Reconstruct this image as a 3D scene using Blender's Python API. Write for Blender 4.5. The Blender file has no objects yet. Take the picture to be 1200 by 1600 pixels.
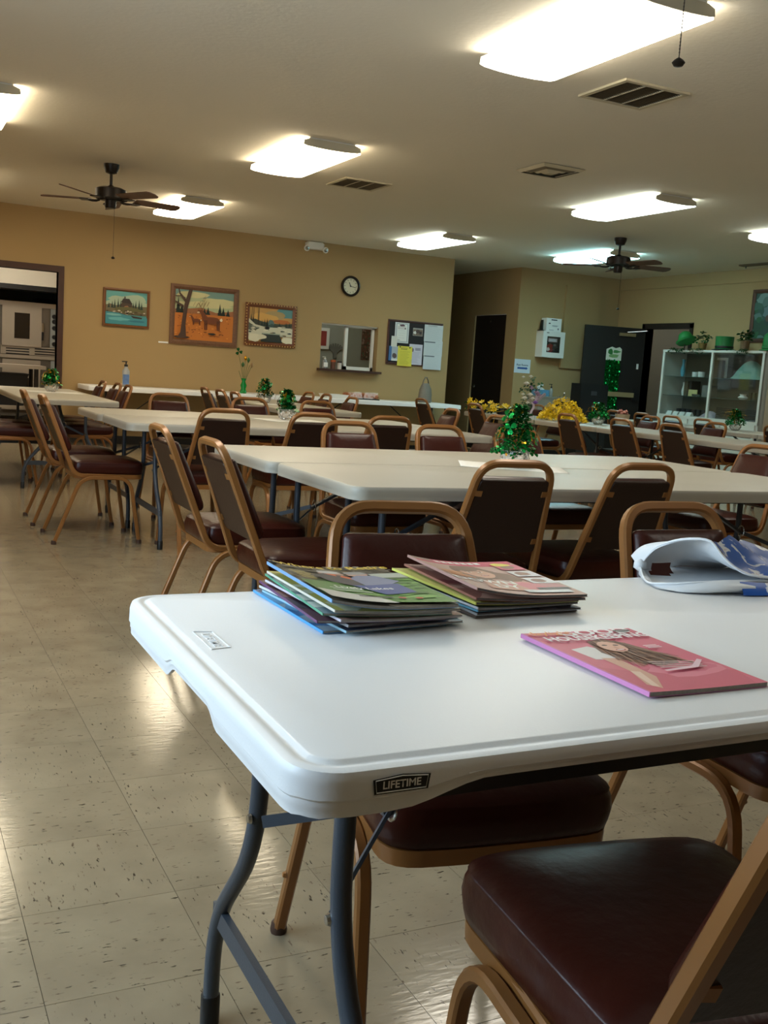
import bpy, math, random
from mathutils import Vector, Matrix
from math import pi, sin, cos, radians as rad
random.seed(7)
scene = bpy.context.scene
COL = scene.collection

# ------------------------------------------------------------------ camera
FPX = 1603.74
PITCH, ROLL, YAW, HCAM = rad(7.66428), rad(3.79953), rad(26.52188), 1.104
FWD = Vector((sin(YAW)*cos(PITCH), cos(YAW)*cos(PITCH), -sin(PITCH)))
_r = Vector((cos(YAW), -sin(YAW), 0)); _u = _r.cross(FWD)
RGT = _r*cos(ROLL) + _u*sin(ROLL); UPV = -_r*sin(ROLL) + _u*cos(ROLL)
EYE = Vector((0, 0, HCAM))
cam_data = bpy.data.cameras.new('camera'); cam = bpy.data.objects.new('camera', cam_data); COL.objects.link(cam)
m3 = Matrix((RGT, UPV, -FWD)).transposed()
cam.matrix_world = Matrix.Translation(EYE) @ m3.to_4x4()
cam_data.sensor_fit = 'VERTICAL'; cam_data.sensor_height = 36.0; cam_data.sensor_width = 27.0
cam_data.lens = 36.0*FPX/1600.0; cam_data.clip_start = 0.02; cam_data.clip_end = 200
scene.camera = cam
def ray(x, y): return FWD + RGT*((x-600)/FPX) - UPV*((y-800)/FPX)
def atz(x, y, z): d = ray(x, y); return EYE + d*((z-HCAM)/d.z)
def atY(x, y, Y): d = ray(x, y); return EYE + d*(Y/d.y)
def atX(x, y, X): d = ray(x, y); return EYE + d*(X/d.x)

# ------------------------------------------------------------------ world, exposure
vs = scene.view_settings
scene.display_settings.display_device = 'sRGB'
vs.view_transform = 'Standard'; vs.look = 'None'; vs.gamma = 1.0; vs.use_curve_mapping = False
vs.exposure = 0.3
world = bpy.data.worlds.new('world'); scene.world = world; world.use_nodes = True
bg = world.node_tree.nodes['Background']
bg.inputs[0].default_value = (0.62, 0.80, 1.0, 1); bg.inputs[1].default_value = 14.5   # overcast daylight outside the windows
LAMP = 12.0            # radiance of the fluorescent lenses

# ------------------------------------------------------------------ materials
MATS = {}
def lin(r, g, b):
    f = lambda c: ((c/255+0.055)/1.055)**2.4 if c/255 > 0.04045 else c/255/12.92
    return (f(r), f(g), f(b), 1)
def mat(name, col, rough=0.5, metal=0.0, noise=0.0, nscale=8.0, bump=0.0, bscale=60.0, spec=0.5, coat=0.0, **kw):
    if name in MATS: return MATS[name]
    m = bpy.data.materials.new(name); m.use_nodes = True; nt = m.node_tree
    b = nt.nodes['Principled BSDF']
    c = col if len(col) == 4 else (*col, 1)
    b.inputs['Base Color'].default_value = c
    b.inputs['Roughness'].default_value = rough; b.inputs['Metallic'].default_value = metal
    b.inputs['Specular IOR Level'].default_value = spec
    if coat: b.inputs['Coat Weight'].default_value = coat; b.inputs['Coat Roughness'].default_value = 0.15
    if noise or bump:
        tc = nt.nodes.new('ShaderNodeTexCoord')
    if noise:
        n = nt.nodes.new('ShaderNodeTexNoise'); n.inputs['Scale'].default_value = nscale; n.inputs['Detail'].default_value = 6
        nt.links.new(tc.outputs['Object'], n.inputs['Vector'])
        mr = nt.nodes.new('ShaderNodeMapRange'); mr.inputs['To Min'].default_value = 1-noise; mr.inputs['To Max'].default_value = 1+noise
        nt.links.new(n.outputs['Fac'], mr.inputs['Value'])
        hs = nt.nodes.new('ShaderNodeHueSaturation'); hs.inputs['Color'].default_value = c
        nt.links.new(mr.outputs[0], hs.inputs['Value']); nt.links.new(hs.outputs[0], b.inputs['Base Color'])
    if bump:
        n2 = nt.nodes.new('ShaderNodeTexNoise'); n2.inputs['Scale'].default_value = bscale; n2.inputs['Detail'].default_value = 4
        nt.links.new(tc.outputs['Object'], n2.inputs['Vector'])
        bp = nt.nodes.new('ShaderNodeBump'); bp.inputs['Strength'].default_value = bump; bp.inputs['Distance'].default_value = 0.004
        nt.links.new(n2.outputs['Fac'], bp.inputs['Height']); nt.links.new(bp.outputs[0], b.inputs['Normal'])
    if kw.get('trans'):
        b.inputs['Transmission Weight'].default_value = kw['trans']; b.inputs['IOR'].default_value = kw.get('ior', 1.45)
    if kw.get('alpha') is not None: b.inputs['Alpha'].default_value = kw['alpha']
    MATS[name] = m; return m
def emat(name, col, strength):
    if name in MATS: return MATS[name]
    m = bpy.data.materials.new(name); m.use_nodes = True; nt = m.node_tree
    b = nt.nodes['Principled BSDF']; b.inputs['Base Color'].default_value = (.8, .8, .8, 1)
    b.inputs['Emission Color'].default_value = (*col, 1); b.inputs['Emission Strength'].default_value = strength
    b.inputs['Roughness'].default_value = .4
    MATS[name] = m; return m
def pane_mat(name, tint=(1, 1, 1), refl=0.08):
    m = bpy.data.materials.new(name); m.use_nodes = True; nt = m.node_tree; nt.nodes.clear()
    o = nt.nodes.new('ShaderNodeOutputMaterial'); t = nt.nodes.new('ShaderNodeBsdfTransparent'); g = nt.nodes.new('ShaderNodeBsdfGlossy')
    t.inputs[0].default_value = (*tint, 1); g.inputs['Roughness'].default_value = 0.03
    mx = nt.nodes.new('ShaderNodeMixShader'); mx.inputs[0].default_value = refl
    nt.links.new(t.outputs[0], mx.inputs[1]); nt.links.new(g.outputs[0], mx.inputs[2]); nt.links.new(mx.outputs[0], o.inputs[0])
    MATS[name] = m; return m
def pc(r, g, b):                                  # flat printed colour
    return mat('ink_%d_%d_%d' % (r, g, b), lin(r, g, b), rough=0.45)

M = {}
M['wall'] = mat('tan_wall_paint', lin(170, 142, 99), .75, noise=.03, nscale=1.5, bump=.15, bscale=120, spec=.25)
M['ceil'] = mat('ceiling_texture', lin(230, 222, 204), .85, noise=.02, nscale=2, bump=.4, bscale=34, spec=.2)
M['trim'] = mat('dark_brown_trim', lin(66, 38, 24), .45, noise=.15, nscale=12)
M['base'] = mat('black_baseboard', lin(30, 26, 22), .5)
M['white'] = mat('white_paint', lin(225, 222, 214), .5)
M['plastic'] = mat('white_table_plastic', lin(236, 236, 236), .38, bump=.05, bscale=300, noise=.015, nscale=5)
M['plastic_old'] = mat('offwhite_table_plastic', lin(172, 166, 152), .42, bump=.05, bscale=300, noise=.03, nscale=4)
M['tleg'] = mat('slate_powder_coat', lin(58, 65, 74), .4, bump=.1, bscale=400)
M['black'] = mat('black_plastic', lin(16, 16, 17), .45)
M['blacksteel'] = mat('black_steel', lin(24, 22, 21), .45)
M['chrome'] = mat('zinc_hardware', lin(190, 190, 188), .25, 1.0)
M['bronze'] = mat('bronze_frame_paint', lin(138, 91, 45), .36, .2, noise=.08, nscale=20)
M['vinyl'] = mat('oxblood_vinyl', lin(54, 17, 9), .34, noise=.22, nscale=9, bump=.35, bscale=38, spec=.28)
M['vback'] = mat('brown_vinyl_back', lin(38, 18, 10), .45, spec=.35, noise=.12, nscale=14, bump=.15, bscale=90)
M['steel'] = mat('stainless_steel', lin(176, 166, 150), .4, .35, noise=.05, nscale=3)
M['dsteel'] = mat('dark_steel', lin(60, 56, 50), .45, .6)
M['fanmetal'] = mat('dark_bronze_metal', lin(34, 26, 20), .4, .5)
M['blade'] = mat('walnut_blade', lin(92, 60, 38), .5, noise=.25, nscale=14)
M['darkwood'] = mat('dark_wood_door', lin(34, 24, 18), .5, noise=.12, nscale=10)
M['door'] = mat('black_brown_door', lin(20, 16, 12), .55, noise=.06, nscale=6)
M['gfoil'] = mat('green_foil', lin(0, 120, 50), .22, .8)
M['gfoil2'] = mat('dark_green_foil', lin(10, 84, 30), .3, .55)
M['gold'] = mat('gold_foil', lin(214, 160, 40), .25, .85)
M['leaf'] = mat('green_leaf', lin(40, 84, 36), .5, noise=.2, nscale=20)
M['stem'] = mat('stem_green', lin(70, 92, 40), .6)
M['glass'] = mat('cut_glass', (1, 1, 1, 1), .05, trans=.9, ior=1.3, spec=.5)
M['paper'] = mat('white_paper', lin(232, 230, 224), .6)
M['pages'] = mat('magazine_page_edges', lin(150, 146, 138), .7, noise=.3, nscale=180)
M['yellow'] = mat('yellow_petal', lin(232, 198, 26), .6, noise=.15, nscale=30)
M['cream'] = mat('white_petal', lin(226, 218, 204), .6)
M['pinkp'] = mat('mauve_petal', lin(178, 140, 168), .6)
M['tulle'] = mat('lilac_tulle', lin(196, 176, 186), .7)
M['purple'] = mat('purple_ribbon', lin(122, 74, 150), .4)
M['caseW'] = mat('display_case_white', lin(206, 204, 192), .45)
M['kwall'] = mat('kitchen_wall', lin(206, 200, 184), .7)
M['grey'] = mat('office_grey_wall', lin(150, 150, 138), .75)
PANE = pane_mat('clear_pane', (.93, .95, .94), .07)

# ------------------------------------------------------------------ mesh builder
class MB:
    def __init__(s): s.v = []; s.f = []; s.m = []
    def _add(s, vs, fs, m=0):
        o = len(s.v); s.v += [tuple(v) for v in vs]
        for f in fs: s.f.append(tuple(i+o for i in f)); s.m.append(m)
    def box(s, x0, x1, y0, y1, z0, z1, m=0, mtx=None):
        vs = [Vector((x, y, z)) for z in (z0, z1) for y in (y0, y1) for x in (x0, x1)]
        if mtx: vs = [mtx @ v for v in vs]
        s._add(vs, [(0, 2, 3, 1), (4, 5, 7, 6), (0, 1, 5, 4), (2, 6, 7, 3), (0, 4, 6, 2), (1, 3, 7, 5)], m); return s
    def bar(s, a, b, w, t, m=0, up=(0, 0, 1)):          # rectangular bar from a to b
        a, b = Vector(a), Vector(b); d = (b-a); L = d.length; d.normalize()
        u = Vector(up); sx = d.cross(u)
        if sx.length < 1e-4: sx = d.cross(Vector((1, 0, 0)))
        sx.normalize(); uz = sx.cross(d)
        mt = Matrix((d, sx, uz)).transposed().to_4x4(); mt.translation = a
        return s.box(0, L, -w/2, w/2, -t/2, t/2, m, mt)
    def rings(s, loops, m=0, cap0=True, cap1=True, closed=True):
        n = len(loops[0]); vs = [p for l in loops for p in l]; fs = []
        for k in range(len(loops)-1):
            for i in range(n if closed else n-1):
                j = (i+1) % n
                fs.append((k*n+i, k*n+j, (k+1)*n+j, (k+1)*n+i))
        if cap0: fs.append(tuple(range(n-1, -1, -1)))
        if cap1: fs.append(tuple((len(loops)-1)*n+i for i in range(n)))
        s._add(vs, fs, m); return s
    def sweep(s, path, prof, m=0, cap=True, ref=(0, 1, 0), closed=False):
        P = [Vector(p) for p in path]; N = len(P); loops = []
        for i in range(N):
            if closed: t = P[(i+1) % N]-P[i-1]
            else: t = P[min(i+1, N-1)]-P[max(i-1, 0)]
            t.normalize(); a = Vector(ref); a = a-t*a.dot(t)
            if a.length < 1e-3: a = Vector((1, .01, 0)); a = a-t*a.dot(t)
            a.normalize(); b = t.cross(a)
            loops.append([P[i]+a*u+b*v for u, v in prof])
        if closed: loops.append(loops[0])
        return s.rings(loops, m, cap and not closed, cap and not closed)
    def tube(s, path, r, n=8, m=0, ref=(0, 1, 0), closed=False):
        return s.sweep(path, [(r*cos(2*pi*k/n), r*sin(2*pi*k/n)) for k in range(n)], m, True, ref, closed)
    def lathe(s, prof, n=20, o=(0, 0, 0), m=0, mtx=None, cap0=True, cap1=True):
        o = Vector(o); loops = []
        for r, z in prof:
            l = [Vector((r*cos(2*pi*k/n), r*sin(2*pi*k/n), z))+o for k in range(n)]
            if mtx: l = [mtx @ p for p in l]
            loops.append(l)
        return s.rings(loops, m, cap0, cap1)
    def poly(s, pts, m=0): s._add(pts, [tuple(range(len(pts)))], m); return s
    def grid(s, fn, nu, nv, m=0):
        vs = [fn(i/nu, j/nv) for j in range(nv+1) for i in range(nu+1)]
        fs = [(j*(nu+1)+i, j*(nu+1)+i+1, (j+1)*(nu+1)+i+1, (j+1)*(nu+1)+i) for j in range(nv) for i in range(nu)]
        s._add(vs, fs, m); return s
    def mesh(s, name, mats, smooth=None):
        me = bpy.data.meshes.new(name); me.from_pydata(s.v, [], s.f)
        for mm in (mats if isinstance(mats, (list, tuple)) else [mats]): me.materials.append(mm)
        if len(me.materials) > 1: me.polygons.foreach_set('material_index', s.m)
        if smooth is not None:
            me.polygons.foreach_set('use_smooth', [True]*len(s.f)); me.set_sharp_from_angle(angle=rad(smooth))
        me.update(); return me
    def build(s, name, mats, parent=None, smooth=None, loc=None, rot=None, label=None):
        return link(name, s.mesh(name, mats, smooth), parent, loc, rot, label)
def link(name, data, parent=None, loc=None, rot=None, label=None):
    o = bpy.data.objects.new(name, data); COL.objects.link(o)
    if parent: o.parent = parent
    if loc is not None: o.location = loc
    if rot is not None: o.rotation_euler = rot
    if label: o['label'] = label
    return o
def tag(o, label=None, cat=None, group=None, kind=None):
    if label: o['label'] = label
    if cat: o['category'] = cat
    if group: o['group'] = group
    if kind: o['kind'] = kind
    return o
def thing(name, label, cat, loc=(0, 0, 0), rz=0, group=None, rot=None):
    o = link(name, None, None, loc, rot or (0, 0, rz)); o.empty_display_size = .1
    return tag(o, label, cat, group)
def copy_tree(o, parent=None):
    c = o.copy(); COL.objects.link(c); c.parent = parent
    for ch in list(o.children): copy_tree(ch, c)
    return c
def place(proto, used, loc, rz, label, group=None):
    o = proto if not used else copy_tree(proto)
    o.location = loc; o.rotation_euler = (0, 0, rz); o['label'] = label
    if group: o['group'] = group
    return o
def struct(name, mb, m, parent=None, smooth=None, **k):
    o = mb.build(name, m, parent, smooth, **k)
    if parent is None: o['kind'] = 'structure'
    return o
def arc(c, r, a0, a1, n, ax, ay):
    c, ax, ay = Vector(c), Vector(ax), Vector(ay)
    return [c+ax*(r*cos(rad(a0+(a1-a0)*k/n)))+ay*(r*sin(rad(a0+(a1-a0)*k/n))) for k in range(n+1)]
def fillet(pts, r, n=5):                                 # round the corners of a polyline
    P = [Vector(p) for p in pts]; out = [P[0]]
    for i in range(1, len(P)-1):
        a, b, c = P[i-1], P[i], P[i+1]; d1 = (a-b); d2 = (c-b); rr = min(r, d1.length*.49, d2.length*.49)
        p, q = b+d1.normalized()*rr, b+d2.normalized()*rr
        for k in range(n+1):
            t = k/n; out.append(p*(1-t)**2+b*2*t*(1-t)+q*t*t)
    out.append(P[-1]); return out
def rsq(w, h, c):                                        # rounded rectangle profile
    a, b = w/2, h/2
    return [(a, -b+c), (a, b-c), (a-c, b), (-a+c, b), (-a, b-c), (-a, -b+c), (-a+c, -b), (a-c, -b)]
def text_mesh(body, size, align='CENTER', bold=0.0, extrude=0.0):
    cu = bpy.data.curves.new('t', 'FONT'); cu.body = body; cu.size = size; cu.align_x = align; cu.align_y = 'CENTER'
    cu.offset = bold; cu.extrude = extrude; cu.resolution_u = 2
    ob = bpy.data.objects.new('t', cu); COL.objects.link(ob)
    dg = bpy.context.evaluated_depsgraph_get(); me = bpy.data.meshes.new_from_object(ob.evaluated_get(dg))
    bpy.data.objects.remove(ob); bpy.data.curves.remove(cu); return me
class Print(MB):
    """flat printed picture: coloured shapes in the local XY plane, layer over layer"""
    def __init__(s, w, h, step=.00025): super().__init__(); s.w, s.h, s.z, s.step, s.mats = w, h, 0.0, step, []
    def shape(s, pts, col):
        mm = pc(*col)
        if mm not in s.mats: s.mats.append(mm)
        s.z += s.step
        s.poly([((u-.5)*s.w, (v-.5)*s.h, s.z) for u, v in pts], s.mats.index(mm)); return s
    def rect(s, u0, v0, u1, v1, col): return s.shape([(u0, v0), (u1, v0), (u1, v1), (u0, v1)], col)
    def blob(s, cx, cy, rx, ry, col, n=14, jit=.15, rot=0):
        pts = []
        for k in range(n):
            a = 2*pi*k/n; j = 1+random.uniform(-jit, jit); x, y = rx*cos(a)*j, ry*sin(a)*j
            pts.append((min(1, max(0, cx+x*cos(rot)-y*sin(rot))), min(1, max(0, cy+x*sin(rot)+y*cos(rot)))))
        return s.shape(pts, col)
    def tree(s, x, y, w, h, col):
        for k in range(4):
            a = k/4; s.shape([(x-w*(1-a)/2, y+h*a*.85), (x+w*(1-a)/2, y+h*a*.85), (x, min(1, y+h*(a*.85+.42)))], col)
        return s
    def ridge(s, pts, base, col): return s.shape([(pts[0][0], base)]+[(pts[-1][0], base)]+list(reversed(pts)), col)
    def lines(s, u0, u1, v0, v1, n, col, th=.012):
        for k in range(n):
            v = v1-(v1-v0)*k/max(1, n-1); e = u1-random.uniform(0, .35)*(u1-u0)
            s.rect(u0, v, e, v+th, col)
        return s
    def text(s, body, u, v, size, col, align='CENTER', bold=0, rot=0, sx=1):
        mm = pc(*col)
        if mm not in s.mats: s.mats.append(mm)
        s.z += s.step; me = text_mesh(body, size, align, bold); o = len(s.v)
        cx, cy = (u-.5)*s.w, (v-.5)*s.h
        xs = [q.co.x for q in me.vertices] or [0]
        if align == 'CENTER': room = 2*min(u, 1-u)*.97*s.w; sx = min(sx, room/max(1e-6, max(xs)-min(xs)))
        for q in me.vertices:
            x, y = q.co.x*sx, q.co.y
            s.v.append((cx+x*cos(rot)-y*sin(rot), cy+x*sin(rot)+y*cos(rot), s.z))
        for p in me.polygons: s.f.append(tuple(i+o for i in p.vertices)); s.m.append(s.mats.index(mm))
        bpy.data.meshes.remove(me); return s
    def done(s, name, parent, loc=None, rot=None): return s.build(name, s.mats, parent, None, loc, rot)
WALLROT = (pi/2, 0, 0)          # a print that faces -Y

# ================================================================== THE SETTING
def tile_material():
    m = bpy.data.materials.new('vinyl_tile'); m.use_nodes = True; nt = m.node_tree; L = nt.links; N = nt.nodes.new
    b = nt.nodes['Principled BSDF']
    tc = N('ShaderNodeTexCoord'); oi = N('ShaderNodeObjectInfo')
    mul = N('ShaderNodeMath'); mul.operation = 'MULTIPLY'; mul.inputs[1].default_value = 91.0; L.new(oi.outputs['Random'], mul.inputs[0])
    add = N('ShaderNodeVectorMath'); add.operation = 'ADD'; L.new(tc.outputs['Object'], add.inputs[0]); L.new(mul.outputs[0], add.inputs[1])
    mp = N('ShaderNodeMapping'); mp.inputs['Scale'].default_value = (40, 140, 40); L.new(add.outputs[0], mp.inputs['Vector'])
    n1 = N('ShaderNodeTexNoise'); n1.inputs['Scale'].default_value = 1.0; n1.inputs['Detail'].default_value = 3.5; n1.inputs['Roughness'].default_value = .55
    L.new(mp.outputs[0], n1.inputs['Vector'])
    r1 = N('ShaderNodeValToRGB'); r1.color_ramp.elements[0].position = .635; r1.color_ramp.elements[1].position = .69
    r1.color_ramp.elements[0].color = (0, 0, 0, 1); r1.color_ramp.elements[1].color = (1, 1, 1, 1); L.new(n1.outputs['Fac'], r1.inputs['Fac'])
    n2 = N('ShaderNodeTexNoise'); n2.inputs['Scale'].default_value = 7; n2.inputs['Detail'].default_value = 5; L.new(add.outputs[0], n2.inputs['Vector'])
    r2 = N('ShaderNodeValToRGB'); r2.color_ramp.elements[0].position = .3; r2.color_ramp.elements[1].position = .7
    r2.color_ramp.elements[0].color = lin(136, 122, 99); r2.color_ramp.elements[1].color = lin(152, 138, 113); L.new(n2.outputs['Fac'], r2.inputs['Fac'])
    n3 = N('ShaderNodeTexNoise'); n3.inputs['Scale'].default_value = 19; n3.inputs['Detail'].default_value = 1; L.new(add.outputs[0], n3.inputs['Vector'])
    r3 = N('ShaderNodeValToRGB'); r3.color_ramp.elements[0].color = lin(40, 26, 18); r3.color_ramp.elements[1].color = lin(112, 94, 74)
    r3.color_ramp.elements[0].position = .42; r3.color_ramp.elements[1].position = .6; L.new(n3.outputs['Fac'], r3.inputs['Fac'])
    mx = N('ShaderNodeMix'); mx.data_type = 'RGBA'
    L.new(r1.outputs['Color'], mx.inputs['Factor']); L.new(r2.outputs['Color'], mx.inputs['A']); L.new(r3.outputs['Color'], mx.inputs['B'])
    L.new(mx.outputs['Result'], b.inputs['Base Color'])
    b.inputs['Roughness'].default_value = .15; b.inputs['Specular IOR Level'].default_value = .7
    nb = N('ShaderNodeTexNoise'); nb.inputs['Scale'].default_value = 22; nb.inputs['Detail'].default_value = 3
    gp = N('ShaderNodeNewGeometry'); mg = N('ShaderNodeMapping'); mg.inputs['Scale'].default_value = (1, 3.2, 1)
    L.new(gp.outputs['Position'], mg.inputs['Vector']); L.new(mg.outputs[0], nb.inputs['Vector'])
    bp = N('ShaderNodeBump'); bp.inputs['Strength'].default_value = .09; bp.inputs['Distance'].default_value = .004
    L.new(nb.outputs['Fac'], bp.inputs['Height']); L.new(bp.outputs[0], b.inputs['Normal'])
    return m
M['tile'] = tile_material()
M['joint'] = mat('tile_joint', lin(84, 70, 52), .8)
floor = struct('floor', MB().box(-2.35, 12.3, -2.65, 17.6, -.05, -.003), M['joint'])
TS = .3048; TX, TY = .5605, 1.985
cells = []
for i in range(-10, 39):
    for j in range(-16, 52):
        cx, cy = TX+(i+.5)*TS, TY+(j+.5)*TS
        if not (-2.3 < cx < 12.2 and -2.6 < cy < 17.5): continue
        d = Vector((cx, cy, 0))-EYE; z = d.dot(FWD)
        vis = z > .3 and -.40 < d.dot(RGT)/z < .40 and -.53 < d.dot(UPV)/z < .53
        cells.append((0 if vis else 1, d.length, cx, cy, i, j))
cells.sort()
h = TS/2-.0006
tile_me = MB().box(-h, h, -h, h, -.003, 0).mesh('floor_tile', M['tile'])
rest = MB()
for k, (v, d, cx, cy, i, j) in enumerate(cells):
    if k < 298: link('floor_tile', tile_me, floor, (cx, cy, 0), (0, 0, pi/2*((i+j) % 2)))
    else: rest._add([(cx-h, cy-h, 0), (cx+h, cy-h, 0), (cx+h, cy+h, 0), (cx-h, cy+h, 0)], [(0, 1, 2, 3)])
tag(rest.build('floor_tile_field', M['tile'], floor), kind='stuff')

ZC = 2.8
struct('ceiling', MB().box(-2.35, 12.3, -2.65, 17.6, ZC, ZC+.1), M['ceil'])
YB = 13.2
w = MB()
w.box(-2.35, 1.02, YB, YB+.15, 0, ZC).box(1.02, 1.97, YB, YB+.15, 2.062, ZC).box(1.97, 5.45, YB, YB+.15, 0, ZC)
w.box(5.45, 6.31, YB, YB+.15, 0, 1.12).box(5.45, 6.31, YB, YB+.15, 1.74, ZC).box(6.31, 7.46, YB, YB+.15, 0, ZC)
struct('wall_back', w, M['wall'])
struct('wall_back_right', MB().box(8.58, 10.45, 13.15, 13.3, 0, ZC), M['wall'])
struct('wall_corridor_left', MB().box(7.34, 7.46, YB+.15, 17.4, 0, ZC), M['wall'])
struct('wall_corridor_right', MB().box(8.58, 8.7, 13.3, 13.47, 0, ZC).box(8.58, 8.7, 13.47, 14.39, 2.12, ZC).box(8.58, 8.7, 14.39, 17.4, 0, ZC), M['wall'])
struct('wall_corridor_end', MB().box(7.34, 8.7, 17.4, 17.6, 0, ZC), M['wall'])
struct('wall_right', MB().box(10.45, 10.6, -2.65, 11.51, 0, ZC).box(10.45, 10.6, 11.51, 12.475, 2.1, ZC).box(10.45, 10.6, 12.475, 13.3, 0, ZC), M['wall'])
struct('wall_front', MB().box(-2.35, 10.6, -2.65, -2.5, 0, ZC), M['wall'])
XL = -1.4                     # the window wall
WIN = [(1.0, 2.3), (2.6, 3.9)]
wl = MB(); y = -2.65
for a, b in WIN:
    wl.box(XL-.15, XL, y, a, 0, ZC).box(XL-.15, XL, a, b, 0, .85).box(XL-.15, XL, a, b, 2.15, ZC); y = b
wl.box(XL-.15, XL, y, 13.2, 0, ZC)
struct('wall_left', wl, M['wall'])
for k, (a, b) in enumerate(WIN):
    f = MB(); f.box(XL-0.100, XL-0.020, a, a+.05, .85, 2.15).box(XL-0.100, XL-0.020, b-.05, b, .85, 2.15).box(XL-0.100, XL-0.020, a, b, .85, .9).box(XL-0.100, XL-0.020, a, b, 2.1, 2.15).box(XL-0.090, XL-0.030, a, b, 1.48, 1.52)
    wo = struct('window_%d' % (k+1), f, M['white'])
    MB().box(XL-0.066, XL-0.062, a+.05, b-.05, .9, 2.1).build('pane', PANE, wo)
    MB().box(XL-0.140, XL+0.060, a-.03, b+.03, .82, .85).build('window_sill', M['white'], wo)
    ld = bpy.data.lights.new('window_portal', 'AREA'); ld.shape = 'RECTANGLE'; ld.size = 1.3; ld.size_y = b-a; ld.cycles.is_portal = True
    lo = bpy.data.objects.new('window_portal', ld); COL.objects.link(lo); lo.location = (XL-0.200, (a+b)/2, 1.5); lo.rotation_euler = (0, -pi/2, 0)
# vestibule behind the open door, kitchen and office behind the hatch
struct('wall_vestibule', MB().box(10.6, 12.3, 10.6, 10.75, 0, ZC).box(12.15, 12.3, 10.75, 13.3, 0, ZC).box(10.45, 12.3, 13.3, 13.45, 0, ZC), M['grey'])
struct('wall_kitchen_back', MB().box(-2.35, 4.2, 17.4, 17.6, 0, ZC), M['kwall'])
struct('wall_kitchen_left', MB().box(-2.35, -2.2, 13.35, 17.4, 0, ZC), M['kwall'])
struct('wall_kitchen_right', MB().box(4.2, 4.3, 13.35, 17.6, 0, ZC), M['kwall'])
struct('wall_office_back', MB().box(4.3, 7.34, 15.6, 15.75, 0, ZC), M['grey'])
bb = struct('baseboard_back', MB().box(1.97+.06, 7.46, YB-.012, YB, 0, .1).box(-2.2, .96, YB-.012, YB, 0, .1), M['base'])
struct('baseboard_corridor', MB().box(8.568, 8.58, 14.45, 17.4, 0, .1), M['base'])
struct('baseboard_back_right', MB().box(8.58, 10.45, 13.138, 13.15, 0, .1), M['base'])
struct('trim_1', MB().box(10.425, 10.45, -2.5, 13.15, 2.628, ZC), M['wall'])
t = MB(); yb = YB-.02
t.box(1.97, 2.035, yb, YB+.15, 0, 2.135).box(.955, 1.02, yb, YB+.15, 0, 2.135).box(1.02, 1.97, yb, YB+.15, 2.062, 2.135)
struct('trim_2', t, M['trim'])
# dark door in the corridor wall
d1 = struct('door_1', MB().box(8.6, 8.65, 13.475, 14.385, .01, 2.115), M['darkwood'])
MB().tube([(8.6, 14.29, 1.0), (8.54, 14.29, 1.0), (8.535, 14.27, 1.0), (8.535, 14.19, 1.0)], .009).build('door_handle', M['chrome'], d1, 50)
MB().lathe([(.03, 0), (.03, .008)], 14, mtx=Matrix.Translation((8.6, 14.29, 1.0)) @ Matrix.Rotation(-pi/2, 4, 'Y')).build('door_rose', M['chrome'], d1)
MB().lathe([(.012, 0), (.012, .01)], 10, mtx=Matrix.Translation((8.6, 13.93, 2.02)) @ Matrix.Rotation(-pi/2, 4, 'Y')).build('door_bumper', M['chrome'], d1)
# open door leaf with closer, panic bar
hd = MB(); hd.box(10.43, 10.6, 12.475, 12.54, 0, 2.1).box(10.43, 10.6, 11.45, 11.51, 0, 2.1).box(10.43, 10.6, 11.45, 12.54, 2.035, 2.11)
struct('trim_3', hd, M['darkwood'])
ang = rad(164)
leaf = struct('door_2', MB().box(0, .96, -.022, .022, .01, 2.03), M['door'], loc=(10.43, 12.46, 0), rot=(0, 0, ang))
MB().box(.12, .84, .022, .075, .99, 1.06).build('panic_bar', mat('brass_bar', lin(176, 158, 118), .35, .5), leaf)
MB().box(.02, .13, .022, .06, .94, 1.11).build('panic_latch', M['black'], leaf)
MB().box(.17, .42, .022, .065, 1.9, 1.945).build('closer_body', mat('closer_tan', lin(150, 128, 92), .4, .4), leaf)
MB().bar((.3, .05, 1.96), (.06, .2, 1.99), .02, .01).bar((.06, .2, 1.99), (0, .02, 2.0), .02, .01).build('closer_arm', M['chrome'], leaf)
MB().box(.07, .1, .022, .03, 1.42, 1.5).build('door_sticker', M['white'], leaf)
# pass-through hatch: sill, sliding window
sl = MB(); sl.box(5.41, 6.35, YB-.11, YB+.15, 1.09, 1.122)
struct('trim_4', sl, M['trim'])
wf = MB(); x0, x1, z0, z1, yy = 5.84, 6.29, 1.125, 1.735, YB+.1
for a, b, c, d_ in ((x0, x0+.045, z0, z1), (x1-.035, x1, z0, z1), (x0, x1, z0, z0+.045), (x0, x1, z1-.03, z1)): wf.box(a, b, yy-.02, yy+.02, c, d_)
w4 = struct('window_4', wf, M['white'])
MB().box(x0+.045, x1-.035, yy-.003, yy+.003, z0+.045, z1-.03).build('pane', PANE, w4)
MB().box(5.45, 6.31, YB+.03, YB+.14, 1.722, 1.74).build('track', M['white'], w4)

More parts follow.
